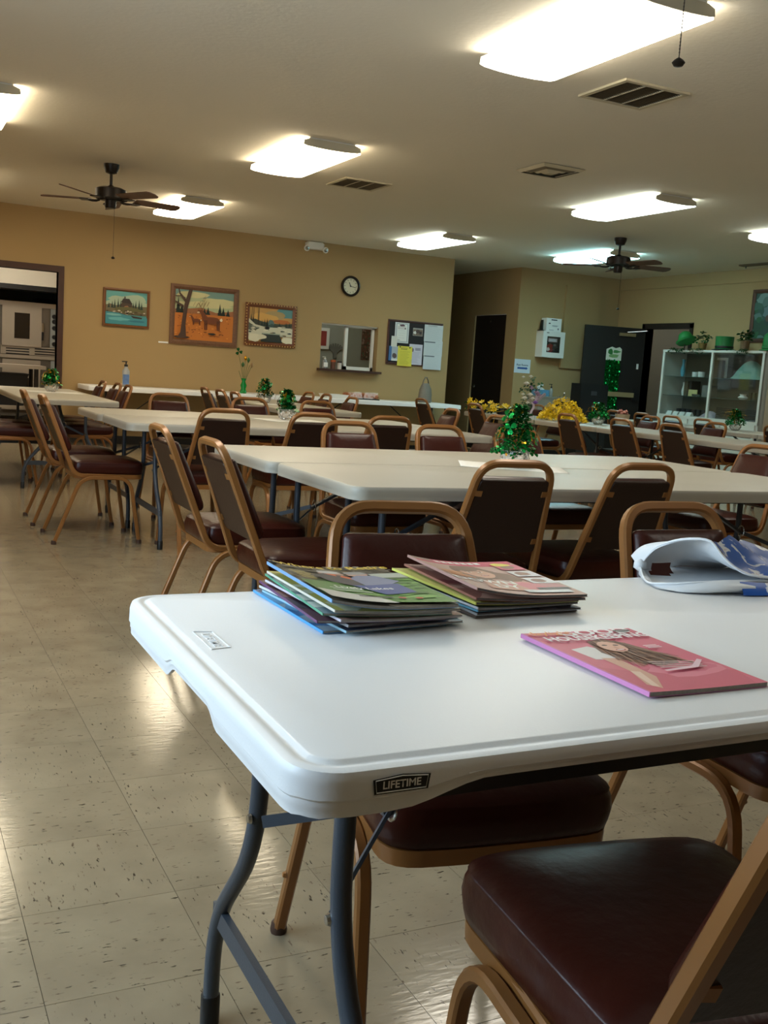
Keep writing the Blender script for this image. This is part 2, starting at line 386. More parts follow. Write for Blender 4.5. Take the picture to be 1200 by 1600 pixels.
# ================================================================== CEILING LIGHTS, FANS, VENTS
def lens_mat(kind):
    col = {'warm': (1.0, .86, .62), 'neutral': (1.0, .93, .78), 'cool': (.42, .88, 1.0), 'dim': (.86, .98, .92), 'kitchen': (1.0, .9, .75), 'fresh': (1.0, .95, .84), 'half': (1.0, .95, .84), 'faint': (1.0, .95, .84)}[kind]
    return emat('fluorescent_lens_'+kind, col, LAMP*{'dim': .6, 'cool': 1.6, 'kitchen': 1.9, 'fresh': 1.2, 'half': .5, 'faint': .25}.get(kind, 1))
def ceiling_light(x0, x1, y0, y1, kind, label):
    cx, cy, L, W = (x0+x1)/2, (y0+y1)/2, y1-y0, x1-x0
    t = thing('ceiling_light', label, 'ceiling light', (cx, cy, ZC), 0, 'fluorescent ceiling lights')
    hw = W/2
    prof = [(-hw+.045, -.012), (-hw+.004, -.03), (-hw, -.066), (-hw+.03, -.074), (-hw*.45, -.081), (0, -.083), (hw*.45, -.081), (hw-.03, -.074), (hw, -.066), (hw-.004, -.03), (hw-.045, -.012)]
    MB().rings([[(a, s*(L/2-.012), z) for a, z in prof] for s in (-1, 1)]).build('lens', lens_mat(kind), t, 40)
    MB().box(-hw+.05, hw-.05, -L/2+.005, L/2-.005, -.012, -.001).build('housing', M['white'], t)
    pr2 = [(a*.985, z*.86) for a, z in prof]
    for s in (-1, 1):
        MB().rings([[(a, s*(L/2-.014), z) for a, z in pr2], [(a, s*L/2, z) for a, z in pr2]]).build('end_cap', mat('lamp_end_cap', lin(196, 186, 160), .5), t, 40)
    return t
LT = [(2.82, 3.29, 3.67, 4.89, 'neutral', 'largest fluorescent ceiling light, at top right beside the hanging pull chain'),
      (2.82, 3.29, 7.38, 8.6, 'warm', 'fluorescent ceiling light beside the three-panel grille, between the paintings and the near light'),
      (2.82, 3.29, 10.85, 12.05, 'warm', 'fluorescent ceiling light just right of the left ceiling fan, above the paintings'),
      (6.0, 6.46, 7.2, 8.42, 'dim', 'fluorescent ceiling light above and behind the right ceiling fan'),
      (5.97, 6.43, 10.9, 12.1, 'dim', 'fluorescent ceiling light close to the back wall above the bulletin board'),
      (8.08, 8.55, 10.45, 11.65, 'cool', 'bluish fluorescent ceiling light partly hidden by the right ceiling fan'),
      (8.08, 8.55, 7.0, 8.2, 'dim', 'fluorescent ceiling light cut by the right edge of the photo'),
      (.38, .84, 7.35, 8.58, 'warm', 'fluorescent ceiling light cut by the left edge of the photo'),
      (.38, .84, 3.67, 4.89, 'fresh', 'fluorescent ceiling light out of view at near left'),
      (5.97, 6.43, 3.67, 4.89, 'half', 'unseen fluorescent ceiling light added at near right'),  # unseen lamp, added to brighten the right-hand ceiling
      (.38, .84, 10.85, 12.05, 'warm', 'fluorescent ceiling light out of view in front of the kitchen door'),
      (2.82, 3.29, 0, 1.22, 'half', 'unseen fluorescent ceiling light added above the magazine table')]  # unseen lamp, added to brighten the near tabletop and its front edge
for a in LT: ceiling_light(*a)
# kitchen and office lights (their rooms are lit), unseen lamp added beyond the door
for x, yq, lb in ((1.4, 14.6, 'fluorescent light on the kitchen ceiling'), (11.4, 12.2, 'unseen fluorescent light added on the ceiling beyond the open door'), (5.9, 14.4, 'fluorescent light on the office ceiling')):
    ceiling_light(x-.2, x+.2, yq-.6, yq+.6, 'kitchen' if x < 3 else 'dim' if x < 11 else 'faint', lb)

def make_fan(name_label, loc, rz0, chain_to):
    t = thing('ceiling_fan', name_label, 'ceiling fan', loc, 0, 'ceiling fans')
    MB().lathe([(.02, -.085), (.05, -.075), (.068, -.03), (.07, 0)], 20).build('canopy', M['fanmetal'], t, 40)
    MB().lathe([(.013, -.2), (.013, -.08)], 10).build('downrod', M['fanmetal'], t, 40)
    MB().lathe([(.02, -.185), (.035, -.2), (.1, -.205), (.135, -.22), (.138, -.3), (.12, -.312), (.06, -.315)], 28).build('motor_housing', M['fanmetal'], t, 40)
    MB().lathe([(.05, -.315), (.052, -.365), (.045, -.385), (.0, -.388)], 20, cap1=False).build('switch_housing', M['fanmetal'], t, 40)
    for k in range(5):
        a = rz0+2*pi*k/5; R = Matrix.Rotation(a, 4, 'Z')
        ir = MB()
        for s in (-1, 1):
            ir.tube([R @ Vector(p) for p in ((.1, s*.01, -.318), (.135, s*.03, -.325), (.17, s*.034, -.325), (.2, s*.018, -.322))], .006, 6, ref=(0, 0, 1))
        ir.box(.19, .27, -.045, .045, -.324, -.316, mtx=R)
        T = R @ Matrix.Rotation(rad(-13), 4, 'X')
        out = [(.2, -.05), (.26, -.058), (.6, -.068), (.63, -.05), (.645, 0), (.63, .05), (.6, .068), (.26, .058), (.2, .05)]
        bo = MB().rings([[T @ Vector((x, yv, -.314)) for x, yv in out], [T @ Vector((x, yv, -.307)) for x, yv in out]]).build('blade', M['blade'], t)
        ir.build('blade_iron', M['fanmetal'], bo, 40)
    ch = MB(); z = -.385
    ch.tube([(.03, -.03, -.38), (.03, -.03, chain_to)], .0014, 5)
    n = int((-.38-chain_to)/.009)
    for q in range(n):
        zz = -.38-q*.009
        ch.lathe([(.0006, -.003), (.0028, 0), (.0006, .003)], 5, (.03, -.03, zz))
    c = ch.build('pull_chain', M['fanmetal'], t)
    MB().lathe([(.001, -.011), (.012, -.009), (.018, 0), (.012, .007), (.003, .013)], 12, (.03, -.03, chain_to-.01)).build('chain_pendant', M['fanmetal'], c, 60)
    return t
make_fan('dark five-blade ceiling fan at left, in front of the paintings wall', (1.885, 9.7, ZC), rad(84), -.81)
make_fan('dark five-blade ceiling fan at right, in front of the dark open door', (7.56, 9.61, ZC), rad(66), -.78)
pe = atz(1060, 98, 1.98)
make_fan('ceiling fan above the near table, only its pull chain in view', (pe.x-.03, pe.y+.03, ZC), rad(40), -.81)

def return_grille(x0, x1, y0, y1, label):
    cx, cy = (x0+x1)/2, (y0+y1)/2; a, b = (x1-x0)/2, (y1-y0)/2
    t = thing('ceiling_vent', label, 'vent', (cx, cy, ZC), 0, 'ceiling vents')
    f = MB().box(-a, a, -b, -b+.03, -.014, -.001).box(-a, a, b-.03, b, -.014, -.001).box(-a, -a+.03, -b+.03, b-.03, -.014, -.001).box(a-.03, a, -b+.03, b-.03, -.014, -.001)
    f.build('vent_frame', mat('vent_paint', lin(196, 184, 154), .6), t)
    MB().box(-a+.03, a-.03, -b+.03, b-.03, -.004, -.001).build('backing', mat('vent_shadow', lin(92, 76, 52), .8), t)
    for k in (1, 2):
        x = -a+.03+(2*a-.06)*k/3
        MB().box(x-.004, x+.004, -b+.03, b-.03, -.013, -.004).build('divider', MATS['vent_paint'], t)
    n = 22
    for k in range(n):
        yv = -b+.04+(2*b-.08)*k/(n-1)
        R = Matrix.Translation((0, yv, -.008)) @ Matrix.Rotation(rad(35), 4, 'X')
        MB().box(-a+.03, a-.03, -.006, .006, -.0008, .0008, mtx=R).build('slat', mat('vent_slat', lin(116, 98, 70), .7), t)
return_grille(3.69, 4.15, 4.77, 5.21, 'three-panel return grille in the ceiling beside the largest light')
return_grille(3.7, 4.16, 8.6, 9.05, 'farther three-panel return grille in the ceiling, above the clock')
t = thing('ceiling_vent', 'square stepped air diffuser in the ceiling between two lights', 'vent', (4.81, 7.08, ZC), 0, 'ceiling vents')
for k, s in enumerate((.2, .145, .105, .068)):
    b = s-.032; z = -.004-k*.004
    l = [[(-s, -s, z), (s, -s, z), (s, s, z), (-s, s, z)], [(-b, -b, z-.02), (b, -b, z-.02), (b, b, z-.02), (-b, b, z-.02)]]
    MB().rings(l, cap0=False, cap1=(k == 3)).build('cone', MATS['vent_paint'] if k != 1 else mat('vent_paint_dark', lin(120, 108, 84), .6), t)
MB().box(-.19, .19, -.19, .19, -.003, -.001).build('backing', mat('vent_black', lin(12, 10, 8), .9), t)
t = thing('ceiling_vent', 'thin dark slot vent in the ceiling by the right edge, near the display case', 'vent', (10.05, 9.75, ZC), 0, 'ceiling vents')
MB().box(-.05, .05, -.5, .5, -.02, -.001).build('slot', MATS['vent_shadow'], t)
MB().box(-.02, -.01, .4, .41, -.05, -.02).build('hook', M['black'], t)
# emergency light
t = thing('emergency_light', 'white emergency light with two lamps where the back wall meets the ceiling', 'emergency light', (5.27, YB, 2.72))
MB().rings([[(x*k, -yv, z*k+.02) for x, z in ((-.12, -.05), (.12, -.05), (.13, .03), (.1, .05), (-.1, .05), (-.13, .03))] for k, yv in ((1, .001), (1, .06), (.85, .08))]).build('body', M['white'], t, 30)
for s in (-1, 1):
    h = MB().lathe([(.02, 0), (.038, .03), (.04, .05), (.036, .055)], 14, mtx=Matrix.Translation((s*.135, -.05, -.02)) @ Matrix.Rotation(rad(100), 4, 'X')).build('lamp_head', M['white'], t, 40)
    MB().lathe([(.034, .053), (.01, .06)], 12, mtx=Matrix.Translation((s*.135, -.05, -.02)) @ Matrix.Rotation(rad(100), 4, 'X')).build('lamp_lens', M['chrome'], h)

# ================================================================== TABLES
def fillets(pts, rs, n=6):
    P = [Vector(p) for p in pts]; out = [P[0]]
    for i in range(1, len(P)-1):
        out += fillet([P[i-1], P[i], P[i+1]], rs[i-1], n)[1:-1]
    out.append(P[-1]); return out
def outline(hx, hy, r, extra_x=(), extra_y=()):
    """closed outline of a rounded rectangle with its outward normals"""
    pts = []
    def edge(a, b, ts):
        for t in ts: pts.append((a+(b-a)*t))
    xs = sorted(extra_x); ys = sorted(extra_y)
    res = []
    def corner(cx, cy, a0):
        for k in range(9):
            a = rad(a0+90*k/8); res.append((cx+r*cos(a), cy+r*sin(a), cos(a), sin(a)))
    corner(hx-r, hy-r, 0)
    for x in reversed(xs): res.append((x, hy, 0, 1))
    corner(-hx+r, hy-r, 90)
    for y in reversed(ys): res.append((-hx, y, -1, 0))
    corner(-hx+r, -hy+r, 180)
    for x in xs: res.append((x, -hy, 0, -1))
    corner(hx-r, -hy+r, 270)
    for y in ys: res.append((hx, y, 1, 0))
    return res
def sstep(a, b, x): t = max(0, min(1, (x-a)/(b-a))); return t*t*(3-2*t)
TL, TW, TH = 2.44, .76, .737
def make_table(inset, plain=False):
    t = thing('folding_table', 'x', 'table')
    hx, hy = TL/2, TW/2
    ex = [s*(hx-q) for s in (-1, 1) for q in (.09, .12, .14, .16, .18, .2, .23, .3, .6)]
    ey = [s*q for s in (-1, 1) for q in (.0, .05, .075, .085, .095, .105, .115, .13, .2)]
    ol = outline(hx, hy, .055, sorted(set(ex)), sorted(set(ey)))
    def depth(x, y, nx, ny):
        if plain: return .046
        if abs(ny) > .9: return .048-.022*sstep(.10, .21, hx-abs(x))
        if abs(nx) > .9: return .052-.018*(1-sstep(.075, .115, abs(y)))
        return .05
    def ring(off, z): return [(x-nx*off, y-ny*off, z) for x, y, nx, ny in ol]
    def ringd(off, dz): return [(x-nx*off, y-ny*off, TH-depth(x, y, nx, ny)+dz) for x, y, nx, ny in ol]
    def ringm(off, f): return [(x-nx*off, y-ny*off, TH-f*depth(x, y, nx, ny)) for x, y, nx, ny in ol]
    loops = ([ring(.012, TH), ring(.006, TH-.001)] if plain else [ring(.03, TH), ring(.0265, TH-.0008), ring(.0235, TH-.0035), ring(.0205, TH-.0042), ring(.0175, TH-.0035), ring(.0145, TH-.002), ring(.010, TH-.0022)])+[ring(.003, TH-.004), ring(.001, TH-.0085),
             ring(0, TH-.0125), ring(0, TH-.0175), ringm(-.0005, .62), ringm(.0 if plain else .0015, .67), ringm(.0 if plain else .0015, .8), ringm(.0 if plain else .0025, .84), ringd(.0 if plain else .003, 0), ringd(.006, -.001), ringd(.010, .002), ring(.012, TH-.018)]
    loops = [list(reversed(l)) for l in loops]
    MB().rings(loops).build('tabletop', M['plastic_old' if plain else 'plastic'], t, 35)
    for s in (-1, 1):
        xe = s*(hx-inset)
        for q in (-1, 1):
            path = fillets([(xe, q*.148, .7), (xe, q*.148, .4), (xe, q*.33, .19), (xe, q*.335, .0)], (.11, .11), 7)
            lg = MB().tube(path, .0135, 12, ref=(1, 0, 0)).build('leg', M['tleg'], t, 40)
            MB().lathe([(.0165, .001), (.0165, .05), (.0145, .053)], 12, (xe, q*.335, 0)).build('foot_cap', M['black'], lg, 40)
            MB().lathe([(.008, 0), (.006, .005)], 10, mtx=Matrix.Translation((xe+s*.0125, q*.148, .446)) @ Matrix.Rotation(s*pi/2, 4, 'Y')).build('bolt', M['chrome'], lg)
            hgp = (xe-s*.13, q*.012, .505)
            MB().bar((xe, q*.13, .447), hgp, .017, .005, up=(1, .3, 0)).build('strap', M['tleg'], t)
        MB().bar((xe, -.325, .208), (xe, .325, .208), .012, .034).build('crossbar', M['tleg'], t)
        MB().bar((xe-s*.125, 0, .5), (xe-s*.52, 0, .705), .022, .012).build('brace', M['tleg'], t)
        MB().tube([Vector((xe-s*.135+.004, .018*cos(a), .512+.024*sin(a))) for a in [2*pi*k/16 for k in range(16)]], .0026, 6, ref=(1, 0, 0), closed=True).build('lock_ring', M['chrome'], t, 40)
        MB().tube([(xe, -.19, .7), (xe, .19, .7)], .0135, 10, ref=(1, 0, 0)).build('hinge_tube', M['tleg'], t, 40)
    for q in (-1, 1):
        MB().box(-hx+.1, hx-.1, q*.345-.006, q*.345+.006, .684, .718).build('side_rail', M['blacksteel'], t)
    return t
T1 = make_table(.158); T1.location = (.345+TL/2, 1.205, 0)
tag(T1, 'nearest white folding table, holding the magazines and the plastic bag', 'table', 'white folding tables')
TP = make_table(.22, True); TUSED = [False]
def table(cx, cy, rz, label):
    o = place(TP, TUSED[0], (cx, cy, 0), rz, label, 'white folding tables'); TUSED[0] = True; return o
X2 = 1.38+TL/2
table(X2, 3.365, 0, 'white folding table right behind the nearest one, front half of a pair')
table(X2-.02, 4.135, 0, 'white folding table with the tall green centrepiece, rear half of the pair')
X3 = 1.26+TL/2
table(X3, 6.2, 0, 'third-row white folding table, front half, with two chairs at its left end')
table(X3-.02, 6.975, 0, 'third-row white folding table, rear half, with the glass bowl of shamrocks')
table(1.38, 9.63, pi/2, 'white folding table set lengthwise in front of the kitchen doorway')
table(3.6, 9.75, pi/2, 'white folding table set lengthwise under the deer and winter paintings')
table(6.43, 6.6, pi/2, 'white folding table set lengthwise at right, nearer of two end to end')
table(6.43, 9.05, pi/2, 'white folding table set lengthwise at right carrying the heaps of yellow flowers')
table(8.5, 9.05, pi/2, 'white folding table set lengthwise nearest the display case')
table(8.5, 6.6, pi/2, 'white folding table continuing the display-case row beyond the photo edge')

# maker's badge and embossed mark, on the near table only
bd = MB(); bx, bz = -1.116, .7185
bd.poly([(bx-.029, -.3822, bz-.0085), (bx+.029, -.3822, bz-.0085), (bx+.031, -.3822, bz+.0065), (bx, -.3822, bz+.0095), (bx-.031, -.3822, bz+.0065)])
bdo = bd.build('badge', M['black'], T1, label='black badge with white lettering')
br = MB(); pts = [(bx-.0265, bz-.0068), (bx+.0265, bz-.0068), (bx+.0282, bz+.0053), (bx, bz+.0078), (bx-.0282, bz+.0053)]
br.tube([(a, -.3824, c) for a, c in pts], .0006, 4, ref=(0, 1, 0), closed=True).build('badge_border', M['paper'], bdo)
tm = text_mesh('LIFETIME', .0108, bold=.00022); tm.materials.append(M['paper'])
link('badge_lettering', tm, bdo, (bx, -.3826, bz-.0003), (pi/2, 0, 0))
em = text_mesh('LIFETIME', .017, bold=.0002, extrude=.0004); em.materials.append(M['plastic'])
emo = link('embossed_mark', em, T1, (-1.165, .085, TH+.0003), (0, 0, -pi/2))
MB().tube([(-1.178, .04, TH), (-1.178, .13, TH), (-1.152, .125, TH), (-1.152, .045, TH)], .0011, 5, ref=(0, 0, 1), closed=True).build('embossed_border', M['plastic'], emo).matrix_parent_inverse = Matrix.Translation((-1.165, .085, TH+.0003)).inverted()
bpy.data.objects['embossed_border'].matrix_parent_inverse = (Matrix.Translation((-1.165, .085, TH+.0003)) @ Matrix.Rotation(-pi/2, 4, 'Z')).inverted()
def wall_table(x0, x1, label):
    t = thing('wall_table', label, 'table', ((x0+x1)/2, YB-.4, 0), 0, 'serving tables along the back wall')
    a, b = (x1-x0)/2, .375
    ol = outline(a, b, .03)
    f = lambda off, z: [(x-nx*off, y-ny*off, z) for x, y, nx, ny in reversed(ol)]
    MB().rings([f(.01, TH), f(.002, TH-.004), f(0, TH-.01), f(0, TH-.055), f(.012, TH-.055), f(.012, TH-.03)]).build('tabletop', M['plastic'], t, 35)
    for s in (-1, 1):
        xe = s*(a-.22)
        for q in (-1, 1): MB().tube([(xe, q*.3, .706), (xe, q*.3, 0)], .011, 8, ref=(1, 0, 0)).build('leg', M['blacksteel'], t, 40)
        MB().bar((xe, -.3, .12), (xe, .3, .12), .014, .02).build('crossbar', M['blacksteel'], t)
        MB().bar((xe, 0, .13), (xe-s*.75, 0, .7), .018, .01).build('brace', M['blacksteel'], t)
    return t
wall_table(2.22, 4.66, 'long white table against the back wall, under the lake and deer paintings')
wall_table(4.7, 7.3, 'long white table against the back wall, under the hatch and bulletin board')

# ================================================================== CHAIRS
def rpoly(pts, rs, n=5):
    P = [Vector(p) for p in pts]; N = len(P); out = []
    for i in range(N):
        out += fillet([P[i-1], P[i], P[(i+1) % N]], rs[i], n)[1:-1]
    return out
def make_chair():
    t = thing('banquet_chair', 'x', 'chair')
    # seat
    so = rpoly([(.265, -.2, 0), (.275, -.08, 0), (.275, .08, 0), (.265, .2, 0), (-.14, .178, 0), (-.14, -.178, 0)], (.075, .06, .06, .075, .045, .045), 5)
    c = Vector((.065, 0, 0))
    def sc(k, z, dx=0): return [(c.x+(p.x-c.x)*k, p.y*k, z) for p in so]
    MB().rings([sc(.95, .408), sc(.985, .412), sc(1.0, .425), sc(1.012, .443), sc(1.0, .462), sc(.985, .470), sc(.988, .4735), sc(.978, .476), sc(.93, .483), sc(.8, .491), sc(.55, .496), sc(.25, .498)]).build('seat', M['vinyl'], t, 60)
    MB().rings([sc(.955, .38), sc(.975, .382), sc(.98, .408), sc(.94, .41)]).build('seat_frame', M['bronze'], t, 40)
    # back: local plane (u across, v up the back, w out of the front)
    B0 = Vector((-.125, 0, .43)); T0 = Vector((-.305, 0, .855)); dv = (T0-B0); VL = dv.length; dv.normalize(); nw = Vector((dv.z, 0, -dv.x))
    pos = lambda u, v, w=0: B0+dv*v+Vector((0, u, 0))+nw*w
    hw = lambda v: .182-.05*v/VL
    v0, v1 = .115, .392
    def bl(ins, w, grow=0):
        a, b, cc = hw(v0)-.013-ins, hw(v1)-.014-ins, 0
        o = rpoly([(a, v0+ins, 0), (b, v1-ins*.7, 0), (-b, v1-ins*.7, 0), (-a, v0+ins, 0)], (.02, .012, .012, .02), 4)
        return [pos(p.x, p.y, w) for p in o]
    MB().rings([bl(.002, -.004), bl(0, .004), bl(-.001, .014), bl(.004, .024), bl(.014, .031), bl(.032, .036), bl(.07, .038)]).build('backrest', M['vinyl'], t, 60)
    MB().rings([bl(.0, -.016), bl(-.002, -.013), bl(-.002, -.004)]).build('back_panel', M['vback'], t, 40)
    q = rsq(.025, .023, .0045)
    a = hw(0); b = hw(VL)
    path = fillets([(.17, a-.01, .396), (-.135, a+.001, .4), tuple(pos(b, VL-.012)), tuple(pos(-b, VL-.012)), (-.135, -a-.001, .4), (.17, -a+.01, .396)], (.055, .072, .072, .055), 7)
    bf = MB().sweep(path, q, ref=(.9, 0, .4)).build('back_frame', M['bronze'], t, 38)
    for s in (-1, 1):
        for v in (.16, .345):
            MB().bar(pos(s*(hw(v)-.004), v, -.014), pos(s*(hw(v)-.032), v, -.018), .02, .004, up=nw).build('bracket', M['bronze'], bf)
    for s in (-1, 1):
        p2 = fillets([(-.245, s*.214, .012), (-.1, s*.2, .388), (.185, s*.2, .39), (.243, s*.212, .012)], (.075, .085), 7)
        lf = MB().sweep(p2, rsq(.023, .021, .004), ref=(0, 1, 0)).build('leg_frame', M['bronze'], t, 38)
        for x, yq in ((-.248, .2145), (.2435, .212)):
            MB().lathe([(.016, 0), (.017, .006), (.0145, .022)], 10, (x, s*yq, 0)).build('foot_glide', mat('brown_glide', lin(60, 36, 22), .6), lf, 40)
        MB().lathe([(.007, 0), (.005, .006)], 8, mtx=Matrix.Translation((-.19, s*.222, .15)) @ Matrix.Rotation(-s*pi/2, 4, 'X')).build('bumper', M['bronze'], lf)
    return t
CP = make_chair(); CUSED = [False]
def chair(bx, by, deg, label, group):
    """bx, by: where the top rail of the back stands; deg: the way the sitter would face"""
    a = rad(deg); o = place(CP, CUSED[0], (bx+.303*cos(a), by+.303*sin(a), 0), a, label, group); CUSED[0] = True; return o
G1, G2, G3, G4, G5, G6, G7 = ('chairs at the magazine table', 'chairs around the second-row tables', 'chairs around the third-row tables', 'chairs at the table by the kitchen door',
    'chairs at the table under the paintings', 'chairs at the right-hand lengthwise tables', 'chairs at the table by the display case')
CH = [(.93, 1.795, -97, 'bronze-framed chair facing the camera behind the two magazine stacks', G1),
 (1.635, 1.81, -91, 'bronze-framed chair facing the camera behind the plastic bag', G1),
 (.797, .507, 81.5, 'nearest chair at bottom right, its whole oxblood seat in view', G1),
 (1.86, 2.775, 87, 'chair seen from behind right in front of the tall green centrepiece', G2),
 (2.4, 2.79, 91, 'chair seen from behind at the second table, above the plastic bag', G2),
 (.985, 3.3, 0, 'nearer of the two chairs at the left end of the second-row tables', G2),
 (.965, 3.93, 0, 'farther of the two chairs at the left end of the second-row tables', G2),
 (2.13, 4.74, -91, 'chair facing the camera across the second-row tables, left of three', G2),
 (2.665, 4.76, -88, 'chair facing the camera across the second-row tables, middle of three', G2),
 (3.16, 4.77, -90, 'chair facing the camera partly hidden by the tall green centrepiece', G2),
 (4.33, 4.1, 182, 'chair at the right end of the second-row tables, cut by the photo edge', G2),
 (1.73, 5.5, 91, 'chair seen from behind at the third-row tables, leftmost of three', G3),
 (2.265, 5.5, 89, 'chair seen from behind at the third-row tables, right of the glass bowl', G3),
 (2.765, 5.52, 90, 'chair seen from behind at the third-row tables, rightmost of three', G3),
 (.86, 6.3, 0, 'front chair of the two side by side at the left end of the third row', G3),
 (.835, 6.97, -1, 'rear chair of the two side by side at the left end of the third row', G3),
 (1.94, 7.6, -90, 'chair facing the camera across the third row, below the lake painting', G3),
 (2.57, 7.6, -91, 'chair facing the camera across the third row, left of the glass bowl', G3),
 (3.13, 7.6, -88, 'chair facing the camera across the third row, right of the glass bowl', G3),
 (4.15, 6.5, 180, 'front chair at the right end of the third-row tables', G3),
 (4.3, 7.45, 176, 'rear chair at the right end of the third-row tables', G3),
 (2.02, 9.3, 180, 'narrow-looking chair by the kitchen-door table, nearest of three on its right side', G4),
 (2.03, 9.8, 181, 'narrow-looking chair by the kitchen-door table, middle of three on its right side', G4),
 (2.0, 10.36, 180, 'narrow-looking chair by the kitchen-door table, farthest of three on its right side', G4),
 (.62, 8.9, 0, 'chair on the left side of the kitchen-door table, cut by the photo edge', G4),
 (.64, 9.42, 1, 'farther chair on the left side of the kitchen-door table', G4),
 (2.9, 9.005, 0, 'chair on the left of the table under the paintings, nearest of three', G5),
 (2.92, 9.52, 1, 'chair on the left of the table under the paintings, middle of three', G5),
 (2.92, 10.05, -1, 'chair on the left of the table under the paintings, farthest of three', G5),
 (4.22, 9.3, 180, 'chair on the right of the table under the paintings, nearest of three', G5),
 (4.24, 10.0, 178, 'chair on the right of the table under the paintings, middle of three', G5),
 (4.24, 10.49, 181, 'chair on the right of the table under the paintings, farthest of three', G5),
 (5.8, 6.5, 0, 'chair seen from behind at the right-hand tables, nearest to the camera', G6),
 (5.78, 7.12, 1, 'chair seen from behind at the right-hand tables, second from the camera', G6),
 (5.63, 7.7, 0, 'chair seen from behind just right of the big yellow flower heap', G6),
 (5.7, 9.45, 0, 'chair seen from behind among the small yellow flowers', G6),
 (5.52, 10.32, 0, 'chair seen from behind at the far end of the right-hand tables', G6),
 (7.12, 7.35, 180, 'chair facing the camera beyond the right-hand tables, below the display case', G6),
 (7.15, 8.305, 180, 'chair facing the camera beyond the right-hand tables, below the dark door', G6),
 (7.12, 9.75, 179, 'chair beyond the right-hand tables beside the lilac bouquet', G6),
 (7.15, 10.35, 181, 'chair beyond the right-hand tables at their far end', G6),
 (7.84, 9.79, 0, 'chair at the display-case table in front of the open door', G7),
 (7.84, 9.29, 1, 'chair at the display-case table below the white case corner', G7),
 (7.84, 8.8, 0, 'chair at the display-case table below the case shelves', G7),
 (7.84, 8.31, 0, 'chair at the display-case table in front of the small green centrepiece', G7),
 (7.84, 7.33, 0, 'chair at the display-case table, cut by the right photo edge', G7)]
for c in CH: chair(*c)

# ================================================================== ON THE WALLS
def PR(x0, y0, x1, y1, Y):
    a, b, c, d = atY(x0, y0, Y), atY(x1, y0, Y), atY(x0, y1, Y), atY(x1, y1, Y)
    return (a.x+c.x)/2, (b.x+d.x)/2, (c.z+d.z)/2, (a.z+b.z)/2
def picture_frame(t, w, h, fw, m, depth=.03, bead=None):
    """mitred frame of four mouldings round an opening, in the local XZ plane facing -Y"""
    a, b = w/2, h/2
    cs = [(-a, -b), (a, -b), (a, b), (-a, b)]; ci = [(-a+fw, -b+fw), (a-fw, -b+fw), (a-fw, b-fw), (-a+fw, b-fw)]
    mid = [((p[0]+q[0])/2, (p[1]+q[1])/2) for p, q in zip(cs, ci)]
    for k in range(4):
        j = (k+1) % 4; mb = MB()
        prof = lambda i: [(cs[i][0], 0, cs[i][1]), (cs[i][0], -depth*.8, cs[i][1]), (mid[i][0], -depth, mid[i][1]), (ci[i][0], -depth*.5, ci[i][1]), (ci[i][0], 0, ci[i][1])]
        mb.rings([prof(k), prof(j)])
        mo = mb.build('moulding', m, t)
        if bead:
            bm = MB(); A, B = Vector((mid[k][0], -depth, mid[k][1])), Vector((mid[j][0], -depth, mid[j][1])); n = int((B-A).length/.035)
            A += (Vector((cs[k][0], -depth, cs[k][1]))-A)*.55; B += (Vector((cs[j][0], -depth, cs[j][1]))-B)*.55
            for q in range(n):
                p = A+(B-A)*((q+.5)/n)
                bm.lathe([(.002, -.006), (.01, -.002), (.008, .004), (.001, .008)], 6, mtx=Matrix.Translation(p) @ Matrix.Rotation(pi/2, 4, 'X'))
            tag(bm.build('beading', bead, mo, 60), kind='stuff')
def painting(x0, x1, z0, z1, fw, fm, label, draw, bead=None):
    t = thing('framed_painting', label, 'painting', ((x0+x1)/2, YB-.002, (z0+z1)/2), 0, 'paintings on the back wall')
    w, h = x1-x0, z1-z0
    picture_frame(t, w, h, fw, fm, .03, bead)
    p = Print(w-2*fw+.01, h-2*fw+.01); draw(p); p.done('canvas', t, (0, -.006, 0), WALLROT); return t
def draw_lake(p):
    p.rect(0, 0, 1, 1, (84, 150, 148)); p.ridge([(0, .95), (.3, 1), (1, .9)], .6, (96, 164, 160))
    for a in ((.3, .75, .25, .1), (.7, .78, .28, .12), (.5, .66, .4, .08), (.85, .62, .2, .1), (.15, .62, .18, .08)): p.blob(*a, (168, 186, 160))
    p.ridge([(0, .55), (.1, .6), (.25, .56), (.5, .64), (.75, .56), (1, .58)], .3, (112, 100, 70))
    for x, s in ((.08, .16), (.16, .2), (.22, .26), (.3, .3), (.36, .24), (.66, .2), (.72, .26), (.8, .3), (.86, .22)): p.tree(x, .48, .07, s, (22, 48, 36))
    p.blob(.5, .57, .14, .16, (70, 52, 38)); p.shape([(.36, .66), (.64, .62), (.56, .78), (.42, .78)], (44, 34, 28)); p.rect(.44, .76, .47, .84, (60, 44, 36))
    p.blob(.5, .52, .06, .05, (150, 104, 70)); p.blob(.55, .44, .35, .1, (96, 92, 52))
    for k in range(26): p.blob(random.uniform(.02, .95), .36+random.uniform(-.05, .05), random.uniform(.015, .045), .02, random.choice([(196, 184, 160), (120, 100, 76), (66, 52, 40)]), 8, .3)
    p.ridge([(0, .36), (.3, .34), (.6, .26), (1, .24)], 0, (62, 138, 148)); p.blob(.3, .16, .26, .05, (100, 172, 178)); p.blob(.75, .12, .2, .03, (46, 112, 130)); p.blob(.2, .28, .18, .03, (120, 178, 176))
    p.shape([(.6, .28), (.88, .24), (.86, .2), (.66, .21)], (48, 34, 26))
